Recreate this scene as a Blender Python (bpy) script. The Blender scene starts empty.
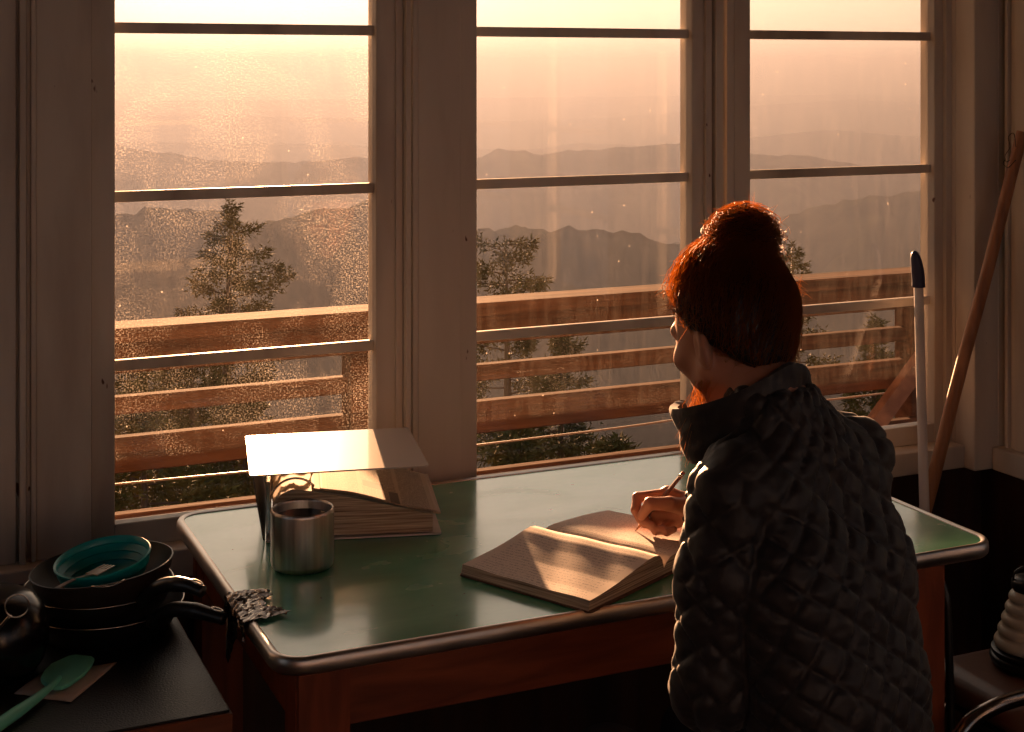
import bpy, bmesh, math, random
import numpy as np
from mathutils import Vector, Matrix, noise as mnoise
random.seed(7); RNG = np.random.default_rng(11)
SC = bpy.context.scene
COL = SC.collection
PI = math.pi
R = math.radians
# ---------------------------------------------------------------- camera frame
CAM = Vector((-0.545, -2.80, 1.597)); YAW = R(24.0); F = 1466.0
VD = Vector((math.sin(YAW), math.cos(YAW), 0)); VR = Vector((math.cos(YAW), -math.sin(YAW), 0))
def ray(px):  return VD + VR*((px-512)/F)
def at_y(px, py, Y):
    d = ray(px); t = (Y-CAM.y)/d.y
    return Vector((CAM.x+d.x*t, Y, CAM.z-(py-68)/F*t))
def at_z(px, py, z):
    d = ray(px); t = (CAM.z-z)*F/(py-68)
    return Vector((CAM.x+d.x*t, CAM.y+d.y*t, z))
def at_d(px, py, t):
    d = ray(px)
    return Vector((CAM.x+d.x*t, CAM.y+d.y*t, CAM.z-(py-68)/F*t))
# ---------------------------------------------------------------- materials
def mat(name, col=(.5,.5,.5), rough=.6, metal=0., spec=.5, coat=0., trans=0.):
    m = bpy.data.materials.new(name); m.use_nodes = True
    b = m.node_tree.nodes['Principled BSDF']
    b.inputs['Base Color'].default_value = (*col, 1)
    b.inputs['Roughness'].default_value = rough
    b.inputs['Metallic'].default_value = metal
    b.inputs['Specular IOR Level'].default_value = spec
    b.inputs['Coat Weight'].default_value = coat
    b.inputs['Transmission Weight'].default_value = trans
    return m
def nd(m, t, **kw):
    n = m.node_tree.nodes.new(t)
    for k, v in kw.items():
        if k in n.inputs.keys(): n.inputs[k].default_value = v
        else: setattr(n, k, v)
    return n
def lk(m, a, b): m.node_tree.links.new(a, b)
def ramp(m, stops):
    r = m.node_tree.nodes.new('ShaderNodeValToRGB'); e = r.color_ramp.elements
    while len(e) < len(stops): e.new(.5)
    for i, (p, c) in enumerate(stops):
        e[i].position = p; e[i].color = (*c, 1) if len(c) == 3 else c
    return r
def noisy(m, stops, scale=5., stretch=(1,1,1), detail=6., bump=0., bscale=None, rough=None, dist=0., coord='Object'):
    """colour from stretched noise, optional bump and roughness range"""
    b = m.node_tree.nodes['Principled BSDF']
    tc = nd(m, 'ShaderNodeTexCoord'); mp = nd(m, 'ShaderNodeMapping')
    mp.inputs['Scale'].default_value = stretch
    lk(m, tc.outputs[coord], mp.inputs['Vector'])
    n = nd(m, 'ShaderNodeTexNoise', Scale=scale, Detail=detail, Distortion=dist)
    lk(m, mp.outputs[0], n.inputs['Vector'])
    r = ramp(m, stops); lk(m, n.outputs['Fac'], r.inputs[0]); lk(m, r.outputs[0], b.inputs['Base Color'])
    if rough:
        mr = nd(m, 'ShaderNodeMapRange'); mr.inputs['To Min'].default_value = rough[0]; mr.inputs['To Max'].default_value = rough[1]
        mr.inputs['From Min'].default_value = .3; mr.inputs['From Max'].default_value = .7
        lk(m, n.outputs['Fac'], mr.inputs['Value']); lk(m, mr.outputs[0], b.inputs['Roughness'])
    if bump:
        n2 = nd(m, 'ShaderNodeTexNoise', Scale=bscale or scale*3, Detail=5.)
        lk(m, mp.outputs[0], n2.inputs['Vector'])
        bp = nd(m, 'ShaderNodeBump', Strength=bump, Distance=.004)
        lk(m, n2.outputs['Fac'], bp.inputs['Height']); lk(m, bp.outputs[0], b.inputs['Normal'])
    return m
def c3(r, g, b):   # sRGB 0-255 -> linear
    f = lambda v: (v/255/12.92) if v/255 <= .04045 else ((v/255+.055)/1.055)**2.4
    return (f(r), f(g), f(b))
# ---------------------------------------------------------------- mesh helpers
def link(name, bm, m=None, parent=None, smooth=False, sharp=None):
    me = bpy.data.meshes.new(name)
    bmesh.ops.recalc_face_normals(bm, faces=bm.faces) if smooth != 'keep' else None
    bm.to_mesh(me); bm.free()
    return link_me(name, me, m, parent, bool(smooth), sharp)
def link_me(name, me, m=None, parent=None, smooth=False, sharp=None):
    o = bpy.data.objects.new(name, me); COL.objects.link(o)
    if m is not None:
        for mm in (m if isinstance(m, (list, tuple)) else [m]): me.materials.append(mm)
    if smooth:
        me.shade_smooth()
        if sharp: me.set_sharp_from_angle(angle=R(sharp))
    if parent is not None:
        o.parent = parent
        o.matrix_parent_inverse = parent_world(parent).inverted()
    return o
def parent_world(o):
    mm = Matrix.LocRotScale(o.location, o.rotation_euler, o.scale)
    if o.parent: mm = parent_world(o.parent) @ o.matrix_parent_inverse @ mm
    return mm
def tag(o, label=None, cat=None, group=None, kind=None):
    if label: o['label'] = label
    if cat: o['category'] = cat
    if group: o['group'] = group
    if kind: o['kind'] = kind
    return o
def empty(name, loc, label=None, cat=None, group=None, kind=None):
    o = bpy.data.objects.new(name, None); COL.objects.link(o); o.location = loc
    o.empty_display_size = .05
    return tag(o, label, cat, group, kind)
def BM(): return bmesh.new()
def box(bm, x0, x1, y0, y1, z0, z1, bev=0., M=None, seg=1, mi=0):
    g = bmesh.ops.create_cube(bm, size=1.)
    vs = g['verts']
    bmesh.ops.scale(bm, vec=(abs(x1-x0), abs(y1-y0), abs(z1-z0)), verts=vs)
    bmesh.ops.translate(bm, vec=((x0+x1)/2, (y0+y1)/2, (z0+z1)/2), verts=vs)
    if bev:
        es = list({e for v in vs for e in v.link_edges})
        r = bmesh.ops.bevel(bm, geom=es, offset=bev, segments=seg, affect='EDGES', profile=.7)
        vs = list({v for f in r['faces'] for v in f.verts} | {v for v in vs if v.is_valid})
    if mi:
        for v in vs:
            for f in v.link_faces: f.material_index = mi
    if M is not None: bmesh.ops.transform(bm, matrix=M, verts=vs)
    return vs
def tube(bm, pts, r, seg=12, cap=True, closed=False):
    """swept tube, r float or list"""
    pts = [Vector(p) for p in pts]; n = len(pts)
    rs = r if isinstance(r, (list, tuple)) else [r]*n
    rings = []; up = None
    for i, p in enumerate(pts):
        if closed: t = pts[(i+1) % n]-pts[i-1]
        else: t = pts[min(i+1, n-1)]-pts[max(i-1, 0)]
        t.normalize()
        if up is None:
            up = Vector((0,0,1)) if abs(t.z) < .9 else Vector((1,0,0))
        a = t.cross(up).normalized(); up2 = a.cross(t).normalized(); up = up2
        rings.append([bm.verts.new(p+(a*math.cos(2*PI*k/seg)+up2*math.sin(2*PI*k/seg))*rs[i]) for k in range(seg)])
    m = n if closed else n-1
    for i in range(m):
        A, B = rings[i], rings[(i+1) % n]
        for k in range(seg): bm.faces.new((A[k], A[(k+1) % seg], B[(k+1) % seg], B[k]))
    if cap and not closed:
        bm.faces.new(rings[0][::-1]); bm.faces.new(rings[-1])
    return rings
def lathe(bm, prof, seg=48, c=(0,0,0), M=None):
    """prof list of (r,z) revolved about z"""
    rings = []; new = []
    for (r, z) in prof:
        if r < 1e-6: v = bm.verts.new((0,0,z)); rings.append([v]); new.append(v)
        else:
            rg = [bm.verts.new((r*math.cos(2*PI*k/seg), r*math.sin(2*PI*k/seg), z)) for k in range(seg)]
            rings.append(rg); new += rg
    for A, B in zip(rings, rings[1:]):
        for k in range(seg):
            k2 = (k+1) % seg
            if len(A) == 1 and len(B) == 1: continue
            if len(A) == 1: bm.faces.new((A[0], B[k2], B[k]))
            elif len(B) == 1: bm.faces.new((A[k], A[k2], B[0]))
            else: bm.faces.new((A[k], A[k2], B[k2], B[k]))
    if M is not None: bmesh.ops.transform(bm, matrix=M, verts=new)
    bmesh.ops.translate(bm, vec=c, verts=new)
    return new
def prism(bm, poly, z0, z1, bev=0, mi=0):
    a = [bm.verts.new((x, y, z0)) for x, y in poly]; b = [bm.verts.new((x, y, z1)) for x, y in poly]
    n = len(poly)
    fs = [bm.faces.new(a[::-1]), bm.faces.new(b)]
    for i in range(n): fs.append(bm.faces.new((a[i], a[(i+1) % n], b[(i+1) % n], b[i])))
    for f in fs: f.material_index = mi
    return fs
def rrect(x0, x1, y0, y1, r, n=8):
    pts = []
    for cx, cy, a0 in ((x1-r, y1-r, 0), (x0+r, y1-r, 90), (x0+r, y0+r, 180), (x1-r, y0+r, 270)):
        for k in range(n+1):
            a = R(a0+90*k/n); pts.append((cx+r*math.cos(a), cy+r*math.sin(a)))
    return pts
def spline(pts, n=8):
    """catmull-rom"""
    P = [Vector(p) for p in pts]; P = [P[0]*2-P[1]]+P+[P[-1]*2-P[-2]]; out = []
    for i in range(1, len(P)-2):
        for k in range(n):
            t = k/n; a, b, c, d = P[i-1], P[i], P[i+1], P[i+2]
            out.append(.5*((2*b)+(c-a)*t+(2*a-5*b+4*c-d)*t*t+(3*b-a-3*c+d)*t**3))
    out.append(P[-2]); return out
def grid_mesh(bm, P, closed_u=False):
    """P[i][j] -> verts & quads"""
    V = [[bm.verts.new(p) for p in row] for row in P]
    n = len(V); m = len(V[0])
    for i in range(n if closed_u else n-1):
        for j in range(m-1):
            bm.faces.new((V[i][j], V[(i+1) % n][j], V[(i+1) % n][j+1], V[i][j+1]))
    return V
# ---------------------------------------------------------------- SDF surfaces
def smin(a, b, k):
    h = np.maximum(k-np.abs(a-b), 0)/k
    return np.minimum(a, b)-h*h*k*.25
def smax(a, b, k): return -smin(-a, -b, k)
def rcone(P, a, b, ra, rb):
    a = np.array(a, np.float32); b = np.array(b, np.float32)
    ba = b-a; l2 = float(ba@ba)+1e-12
    t = np.clip(((P-a)@ba)/l2, 0, 1)
    return np.linalg.norm(P-a-t[:, None]*ba, axis=1)-(ra+(rb-ra)*t)
def ell(P, c, r, M=None):
    Q = P-np.array(c, np.float32)
    if M is not None: Q = Q@np.array(M, np.float32)      # columns = axes
    r = np.array(r, np.float32)
    k0 = np.linalg.norm(Q/r, axis=1); k1 = np.linalg.norm(Q/(r*r), axis=1)+1e-9
    return k0*(k0-1)/k1
def chain(P, pts, rs, k=.01):
    d = None
    for i in range(len(pts)-1):
        e = rcone(P, pts[i], pts[i+1], rs[i], rs[i+1])
        d = e if d is None else smin(d, e, k)
    return d
def sdf_mesh(fn, lo, hi, h):
    lo = np.array(lo, float); hi = np.array(hi, float); B = 8
    nb = np.ceil((hi-lo)/(h*B)).astype(int); N = nb*B+1
    cc = np.stack(np.meshgrid(*[np.arange(n) for n in nb], indexing='ij'), -1).reshape(-1, 3)
    cen = (lo+(cc+.5)*B*h).astype(np.float32)
    fc = fn(cen)
    near = np.abs(fc) < B*h*1.25
    Fd = np.ones(N, np.float32)
    for (i, j, k), v in zip(cc[~near], fc[~near]):
        if v < 0: Fd[i*B:i*B+B+1, j*B:j*B+B+1, k*B:k*B+B+1] = -1
    act = cc[near]; off = np.stack(np.meshgrid(*[np.arange(B+1)]*3, indexing='ij'), -1).reshape(-1, 3)
    for s in range(0, len(act), 256):
        a = act[s:s+256]; idx = (a[:, None, :]*B+off[None]).reshape(-1, 3)
        v = fn((lo+idx*h).astype(np.float32))
        Fd[idx[:, 0], idx[:, 1], idx[:, 2]] = v
    S = Fd < 0
    c = np.zeros(N-1, np.uint8)
    for dx in (0, 1):
        for dy in (0, 1):
            for dz in (0, 1): c += S[dx:N[0]-1+dx, dy:N[1]-1+dy, dz:N[2]-1+dz]
    cells = np.argwhere((c > 0) & (c < 8)); vid = -np.ones(N-1, np.int32)
    vid[cells[:, 0], cells[:, 1], cells[:, 2]] = np.arange(len(cells))
    acc = np.zeros((len(cells), 3)); cnt = np.zeros(len(cells))
    cor = [(x, y, z) for x in (0, 1) for y in (0, 1) for z in (0, 1)]
    for a in cor:
        for ax in range(3):
            if a[ax]: continue
            b = list(a); b[ax] = 1
            fa = Fd[cells[:, 0]+a[0], cells[:, 1]+a[1], cells[:, 2]+a[2]]; fb = Fd[cells[:, 0]+b[0], cells[:, 1]+b[1], cells[:, 2]+b[2]]
            m = (fa < 0) != (fb < 0); t = np.where(m, fa/(fa-fb+1e-20), 0)
            p = np.array(a)[None]+t[:, None]*(np.array(b)-np.array(a))[None]
            acc[m] += p[m]; cnt[m] += 1
    V = lo+(cells+acc/cnt[:, None])*h
    quads = []
    for ax in range(3):
        u, w = [(1, 2), (2, 0), (0, 1)][ax]
        sl = [slice(None)]*3; s1 = [slice(None)]*3; sl[ax] = slice(0, -1); s1[ax] = slice(1, None)
        e = np.argwhere(S[tuple(sl)] != S[tuple(s1)])
        e = e[(e[:, u] > 0) & (e[:, w] > 0) & (e[:, u] < N[u]-1) & (e[:, w] < N[w]-1)]
        inside = S[e[:, 0], e[:, 1], e[:, 2]]
        def g(du, dw):
            q = e.copy(); q[:, u] -= du; q[:, w] -= dw
            return vid[q[:, 0], q[:, 1], q[:, 2]]
        q = np.stack([g(1, 1), g(0, 1), g(0, 0), g(1, 0)], 1)
        q[~inside] = q[~inside][:, ::-1]
        quads.append(q)
    Q = np.concatenate(quads); Q = Q[(Q >= 0).all(1)]
    return V, Q
def mesh_np(name, V, Q):
    me = bpy.data.meshes.new(name); n = Q.shape[1]
    me.vertices.add(len(V)); me.vertices.foreach_set('co', np.asarray(V, np.float32).ravel())
    me.loops.add(len(Q)*n); me.loops.foreach_set('vertex_index', Q.astype(np.int32).ravel())
    me.polygons.add(len(Q)); me.polygons.foreach_set('loop_start', np.arange(0, len(Q)*n, n, dtype=np.int32))
    me.polygons.foreach_set('loop_total', np.full(len(Q), n, np.int32))
    me.update(calc_edges=True); me.validate()
    return me
def normals_of(fn, V, e=.002):
    P = V.astype(np.float32); g = np.zeros_like(P)
    for a in range(3):
        d = np.zeros(3, np.float32); d[a] = e
        g[:, a] = fn(P+d)-fn(P-d)
    return g/(np.linalg.norm(g, axis=1, keepdims=True)+1e-9)
# ================================================================ camera
cd = bpy.data.cameras.new('camera'); cam = bpy.data.objects.new('camera', cd); COL.objects.link(cam)
cam.location = CAM; cam.rotation_euler = (R(90), 0, -YAW)
cd.sensor_fit = 'HORIZONTAL'; cd.sensor_width = 36; cd.lens = F*36/1024
cd.shift_y = -298/1024; cd.clip_start = .05; cd.clip_end = 60000
SC.camera = cam
vs_ = SC.view_settings
SC.display_settings.display_device = 'sRGB'; vs_.view_transform = 'Standard'; vs_.look = 'None'; vs_.gamma = 1; vs_.use_curve_mapping = False
vs_.exposure = 0.0
# ================================================================ sun and sky
SAZ = R(14.2); SEL = R(6.05)
SD = Vector((math.sin(SAZ)*math.cos(SEL), math.cos(SAZ)*math.cos(SEL), math.sin(SEL)))
sl_ = bpy.data.lights.new('sun', 'SUN'); sun = bpy.data.objects.new('sun', sl_); COL.objects.link(sun)
sl_.energy = 36.0; sl_.color = (1, .50, .235); sl_.angle = R(.7)
sun.rotation_euler = SD.to_track_quat('Z', 'Y').to_euler(); sun.location = (2, 12, 6)
W = bpy.data.worlds.new('sky'); SC.world = W; W.use_nodes = True
nt = W.node_tree; nt.nodes.clear()
class _W:   # small adaptor so nd / lk / ramp work on the world tree
    node_tree = nt
wo = nd(_W, 'ShaderNodeOutputWorld'); bg = nd(_W, 'ShaderNodeBackground'); lk(_W, bg.outputs[0], wo.inputs[0])
tc = nd(_W, 'ShaderNodeTexCoord'); nrm = nd(_W, 'ShaderNodeVectorMath', operation='NORMALIZE'); lk(_W, tc.outputs['Generated'], nrm.inputs[0])
sx = nd(_W, 'ShaderNodeSeparateXYZ'); lk(_W, nrm.outputs[0], sx.inputs[0])
dt = nd(_W, 'ShaderNodeVectorMath', operation='DOT_PRODUCT'); lk(_W, nrm.outputs[0], dt.inputs[0]); dt.inputs[1].default_value = SD
zr = ramp(_W, [(0., (.09,.06,.05)), (.47, (.30,.20,.15)), (.5, (.86,.52,.30)), (.545, (.95,.64,.38)), (.62, (.52,.44,.38)), (1., (.16,.19,.25))])
zm = nd(_W, 'ShaderNodeMapRange'); zm.inputs['From Min'].default_value = -1; lk(_W, sx.outputs['Z'], zm.inputs['Value']); lk(_W, zm.outputs[0], zr.inputs[0])
# side away from the sun is dim
am = nd(_W, 'ShaderNodeMapRange'); am.inputs['From Min'].default_value = -.6; am.inputs['From Max'].default_value = .95
am.inputs['To Min'].default_value = .10; am.inputs['To Max'].default_value = .92; lk(_W, dt.outputs['Value'], am.inputs['Value'])
mul = nd(_W, 'ShaderNodeVectorMath', operation='SCALE'); lk(_W, zr.outputs[0], mul.inputs[0]); lk(_W, am.outputs[0], mul.inputs['Scale'])
def lobe(power, col, k, prev):
    mx = nd(_W, 'ShaderNodeMath', operation='MAXIMUM'); lk(_W, dt.outputs['Value'], mx.inputs[0]); mx.inputs[1].default_value = 0
    pw = nd(_W, 'ShaderNodeMath', operation='POWER'); lk(_W, mx.outputs[0], pw.inputs[0]); pw.inputs[1].default_value = power
    sc = nd(_W, 'ShaderNodeVectorMath', operation='SCALE'); sc.inputs[0].default_value = [c*k for c in col]; lk(_W, pw.outputs[0], sc.inputs['Scale'])
    ad = nd(_W, 'ShaderNodeVectorMath', operation='ADD'); lk(_W, prev, ad.inputs[0]); lk(_W, sc.outputs[0], ad.inputs[1])
    return ad.outputs[0]
o_ = lobe(5, (1, .80, .60), .75, mul.outputs[0]); o_ = lobe(18, (1, .70, .42), .8, o_); o_ = lobe(120, (1, .72, .42), 1.3, o_)
ng = nd(_W, 'ShaderNodeMapRange'); ng.inputs['From Min'].default_value = .2; ng.inputs['From Max'].default_value = -1; ng.inputs['To Min'].default_value = 0; ng.inputs['To Max'].default_value = 1; lk(_W, dt.outputs['Value'], ng.inputs['Value'])
bsc = nd(_W, 'ShaderNodeVectorMath', operation='SCALE'); bsc.inputs[0].default_value = (.30, .38, .47); lk(_W, ng.outputs[0], bsc.inputs['Scale'])
bad = nd(_W, 'ShaderNodeVectorMath', operation='ADD'); lk(_W, o_, bad.inputs[0]); lk(_W, bsc.outputs[0], bad.inputs[1]); o_ = bad.outputs[0]
lk(_W, o_, bg.inputs[0]); bg.inputs[1].default_value = 1.0
# ================================================================ materials of the place
M_paint = noisy(mat('old_white_paint', rough=.55, spec=.3), [(.30, c3(166,152,138)), (.5, c3(200,190,176)), (.75, c3(212,203,190))], scale=2.2, stretch=(3,3,.6), bump=.25, bscale=9)
def chips(m, thr=.70):
    """small dark knocks and chips in the paint"""
    b = m.node_tree.nodes['Principled BSDF']; src = b.inputs['Base Color'].links[0].from_socket
    tc = nd(m, 'ShaderNodeTexCoord'); mp = nd(m, 'ShaderNodeMapping'); mp.inputs['Scale'].default_value = (1, 1, .45)
    lk(m, tc.outputs['Object'], mp.inputs[0])
    n = nd(m, 'ShaderNodeTexNoise', Scale=26., Detail=3.); lk(m, mp.outputs[0], n.inputs[0])
    r = ramp(m, [(thr, (0,0,0)), (thr+.02, (1,1,1))]); lk(m, n.outputs[0], r.inputs[0])
    mx = nd(m, 'ShaderNodeMix', data_type='RGBA'); lk(m, r.outputs[0], mx.inputs[0]); lk(m, src, mx.inputs[6]); mx.inputs[7].default_value = (*c3(96,60,44), 1)
    lk(m, mx.outputs[2], b.inputs['Base Color'])
chips(M_paint, .735)
M_wains = noisy(mat('dark_brown_panelling', rough=.55), [(.3, c3(38,22,15)), (.7, c3(66,38,24))], scale=3, stretch=(7,7,.6), bump=.3)
M_floor = noisy(mat('floor_boards', rough=.45), [(.3, c3(40,28,20)), (.7, c3(64,46,34))], scale=2, stretch=(1,8,1), bump=.3)
M_ceil = noisy(mat('ceiling_boards', rough=.6), [(.3, c3(84,74,66)), (.7, c3(110,98,88))], scale=2, stretch=(6,1,1), bump=.2)
def wood(name, a, b, rough=.55, ax=(1,1,12), scale=3.5, bump=.25, rr=None):
    return noisy(mat(name, rough=rough), [(.28, a), (.5, tuple((x+y)/2 for x, y in zip(a, b))), (.72, b)], scale=scale, stretch=ax, bump=bump, dist=.6, rough=rr)
M_rail = wood('weathered_rail_timber', c3(64,44,33), c3(104,74,56), rough=.85, ax=(.7,6,9), scale=5); M_rail.node_tree.nodes['Principled BSDF'].inputs['Specular IOR Level'].default_value = .02
M_brace = wood('brace_timber', c3(96,60,40), c3(150,104,72), rough=.7, ax=(3,3,3), scale=6)
M_deck = wood('deck_boards', c3(58,48,42), c3(92,78,66), rough=.9, ax=(.7,8,1), scale=4)
# ---- dusty window glass: clear, lightly reflecting, with dust and dried drops that catch the sun
def glass_mat(name, dirt, streak, seed):
    m = bpy.data.materials.new(name); m.use_nodes = True; m.node_tree.nodes.clear()
    out = nd(m, 'ShaderNodeOutputMaterial'); tr = nd(m, 'ShaderNodeBsdfTransparent'); gl = nd(m, 'ShaderNodeBsdfGlossy', Roughness=.015)
    m1 = nd(m, 'ShaderNodeMixShader'); ge = nd(m, 'ShaderNodeNewGeometry'); dp = nd(m, 'ShaderNodeVectorMath', operation='DOT_PRODUCT')
    lk(m, ge.outputs['Normal'], dp.inputs[0]); lk(m, ge.outputs['Incoming'], dp.inputs[1])
    ab = nd(m, 'ShaderNodeMath', operation='ABSOLUTE'); lk(m, dp.outputs['Value'], ab.inputs[0]); inv = nd(m, 'ShaderNodeMath', operation='SUBTRACT'); inv.inputs[0].default_value = 1; lk(m, ab.outputs[0], inv.inputs[1])
    p5 = nd(m, 'ShaderNodeMath', operation='POWER'); lk(m, inv.outputs[0], p5.inputs[0]); p5.inputs[1].default_value = 5
    sc_ = nd(m, 'ShaderNodeMath', operation='MULTIPLY_ADD'); lk(m, p5.outputs[0], sc_.inputs[0]); sc_.inputs[1].default_value = .9; sc_.inputs[2].default_value = .028
    lk(m, sc_.outputs[0], m1.inputs[0]); lk(m, tr.outputs[0], m1.inputs[1]); lk(m, gl.outputs[0], m1.inputs[2])
    tl = nd(m, 'ShaderNodeBsdfTranslucent'); tl.inputs[0].default_value = (.95, .88, .78, 1)
    tc = nd(m, 'ShaderNodeTexCoord'); mp = nd(m, 'ShaderNodeMapping'); mp.inputs['Location'].default_value = (seed*3.1, 0, seed)
    lk(m, tc.outputs['Object'], mp.inputs[0])
    mps = nd(m, 'ShaderNodeMapping'); mps.inputs['Scale'].default_value = (1, 1, .12); lk(m, mp.outputs[0], mps.inputs[0])
    n1 = nd(m, 'ShaderNodeTexNoise', Scale=60., Detail=6., Distortion=.4); lk(m, mps.outputs[0], n1.inputs[0])     # wiped vertical streaks
    n2 = nd(m, 'ShaderNodeTexNoise', Scale=6., Detail=3., Distortion=1.2); lk(m, mp.outputs[0], n2.inputs[0])      # broad smears
    n3 = nd(m, 'ShaderNodeTexNoise', Scale=330., Detail=2.); lk(m, mp.outputs[0], n3.inputs[0])                   # fine drops
    vo = nd(m, 'ShaderNodeTexVoronoi', Scale=75.); lk(m, mp.outputs[0], vo.inputs['Vector'])                      # sparse specks
    def rng(src, a, b, c, d):
        q = nd(m, 'ShaderNodeMapRange'); lk(m, src, q.inputs[0])
        for i, v in zip((1, 2, 3, 4), (a, b, c, d)): q.inputs[i].default_value = v
        return q.outputs[0]
    def mth(op, a, b):
        q = nd(m, 'ShaderNodeMath', operation=op)
        for i, s in enumerate((a, b)):
            if isinstance(s, (int, float)): q.inputs[i].default_value = s
            else: lk(m, s, q.inputs[i])
        return q.outputs[0]
    a = mth('MULTIPLY', rng(n1.outputs[0], .42, .7, 0, 1), streak)
    fd = mth('MULTIPLY', mth('MULTIPLY', rng(n3.outputs[0], .50, .66, 0, 1), rng(n2.outputs[0], .40, .62, .1, 1)), dirt)
    sxx = nd(m, 'ShaderNodeSeparateColor'); lk(m, vo.outputs['Color'], sxx.inputs[0])
    sp = mth('MULTIPLY', rng(vo.outputs['Distance'], .16, .06, 0, 1), mth('GREATER_THAN', sxx.outputs[0], .955))
    s = mth('ADD', mth('ADD', mth('ADD', a, fd), .0018), mth('MULTIPLY', sp, .22)); s = mth('MINIMUM', s, .85)
    m2 = nd(m, 'ShaderNodeMixShader'); lk(m, s, m2.inputs[0]); lk(m, m1.outputs[0], m2.inputs[1]); lk(m, tl.outputs[0], m2.inputs[2])
    lk(m, m2.outputs[0], out.inputs[0])
    return m
M_gl = [glass_mat('dusty_glass_a', .01, .002, 0), glass_mat('dusty_glass_b', .13, .004, 1), glass_mat('dusty_glass_c', .020, .006, 2), glass_mat('dusty_glass_d', .012, .007, 3)]
# ================================================================ room shell
WZ0, WZ1 = .68, 2.06; CEIL = 2.32; XL, XR, YB = -1.75, 1.99, -3.7
GY = .085       # glass plane
TR = [0]
def trim(bm, m=None):
    TR[0] += 1
    return tag(link('trim_%d' % TR[0], bm, m or M_paint), kind='structure')
def X5(px, Y=.05): return at_y(px, 300, Y).x
GX = [(-.85, -.337), (X5(115, .062), X5(372.5, GY)), (X5(477, .062), X5(686.5, GY)), (X5(750.5, .062), X5(928, GY))]
MZ = [1.0255, 1.3495, 1.6745]    # bar heights (centres)
GZ0, GZ1 = .726, 2.005
def window(i, x0, x1, g, face=.062, lw=.045, rw=.05):
    w = empty('window_%d' % (i+1), ((x0+x1)/2, GY, WZ0), kind='structure')
    bm = BM()
    box(bm, x0-lw, x0, face, GY+.03, WZ0, WZ1, .002); box(bm, x1, x1+rw, face, GY+.03, WZ0, WZ1, .002)
    box(bm, x0-.001, x1+.001, face, GY+.010, WZ0, GZ0, .002); box(bm, x0-.001, x1+.001, face, GY+.03, GZ1, WZ1, .002)
    for z in MZ:      # bars with a little rounded nose
        box(bm, x0, x1, GY-.009, GY+.006, z-.0105, z+.0105, .003, seg=2)
    link('window_frame', bm, M_paint, w)
    bm = BM()
    zs = [GZ0]+MZ+[GZ1]
    for a, b in zip(zs, zs[1:]):
        q = [bm.verts.new(p) for p in ((x0-.004, GY, a), (x1+.004, GY, a), (x1+.004, GY, b), (x0-.004, GY, b))]
        bm.faces.new(q)
    link('window_glass', bm, g, w)
    return w
for i, (a, b) in enumerate(GX): window(i, a, b, M_gl[i])
def strips(lst, z0=WZ0, z1=WZ1+.04):
    bm = BM()
    for p0, p1, yf in lst: box(bm, X5(p0, yf), X5(p1, yf), yf, .12, z0, z1, .0025, seg=2)
    return trim(bm)
# casing and stops left of window 2, between the windows, and up to the corner
strips([(-11, 16, .050), (16, 20, .066), (20, 26, .036), (26, 31, .058), (31, 36, .046), (36, 91.5, .052)])
strips([(396, 403, .055), (403, 406, .066), (406, 411, .040), (411, 413, .060), (413, 418, .046), (418, 461, .052)])
strips([(706, 712, .052), (712, 716, .066), (716, 723, .044), (723, 727, .062), (727, 734, .050), (734, 737, .064)])
strips([(946, 952, .050), (952, 955, .064), (955, 962, .038), (962, 964.5, .060), (964.5, 971, .046), (971, 977, .066)])
bm = BM(); box(bm, XL, XR, .03, .16, WZ1, CEIL, .0); tag(link('wall_front_header', bm, M_paint), kind='structure')
bm = BM(); box(bm, XL, XR+.1, .04, .16, -.02, .655, 0); tag(link('wall_front', bm, M_wains), kind='structure')
bm = BM(); box(bm, XL, -1.0, .05, .16, .655, WZ1, 0); tag(link('wall_front_left', bm, M_paint), kind='structure')
bm = BM(); box(bm, X5(977, .07), XR, .065, .16, .655, WZ1, 0); tag(link('wall_front_corner', bm, M_paint), kind='structure')
bm = BM(); box(bm, XL, X5(974, 0), .008, .135, .625, WZ0, .006, seg=3); trim(bm)      # window stool
bm = BM(); box(bm, XL, 1.25, .034, .045, .54, .622, .003)                          # plain apron board under it
trim(bm, wood('apron_board', c3(120,74,44), c3(160,104,64), ax=(1,6,6)))
# corner post, then the right-hand wall with its own stops and stool
bm = BM(); box(bm, X5(975, -.03), XR+.1, -.028, .09, .625, WZ1+.04, .006, seg=3); trim(bm)
def Yr(px): d = ray(px); t = (XR-CAM.x)/d.x; return CAM.y+d.y*t
bm = BM()
for p0, p1, dx in ((999, 1001.5, -.006), (1001.5, 1007, .012), (1007, 1010, -.004), (1010, 1016, .006), (1016, 1040, -.002)):
    box(bm, XR-.004+dx, XR+.1, Yr(p1), Yr(p0), WZ0, WZ1, .0015)
box(bm, XR+.002, XR+.1, -.36, Yr(1040), WZ0, WZ1, .001)
trim(bm)
bm = BM(); box(bm, XR-.03, XR+.1, YB, -.03, .625, WZ0, .006, seg=3); trim(bm)
M_inner = noisy(mat('dark_stained_boards', rough=.6), [(.3, c3(46,34,28)), (.7, c3(70,54,46))], scale=3, stretch=(5,5,.5), bump=.2)
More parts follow.
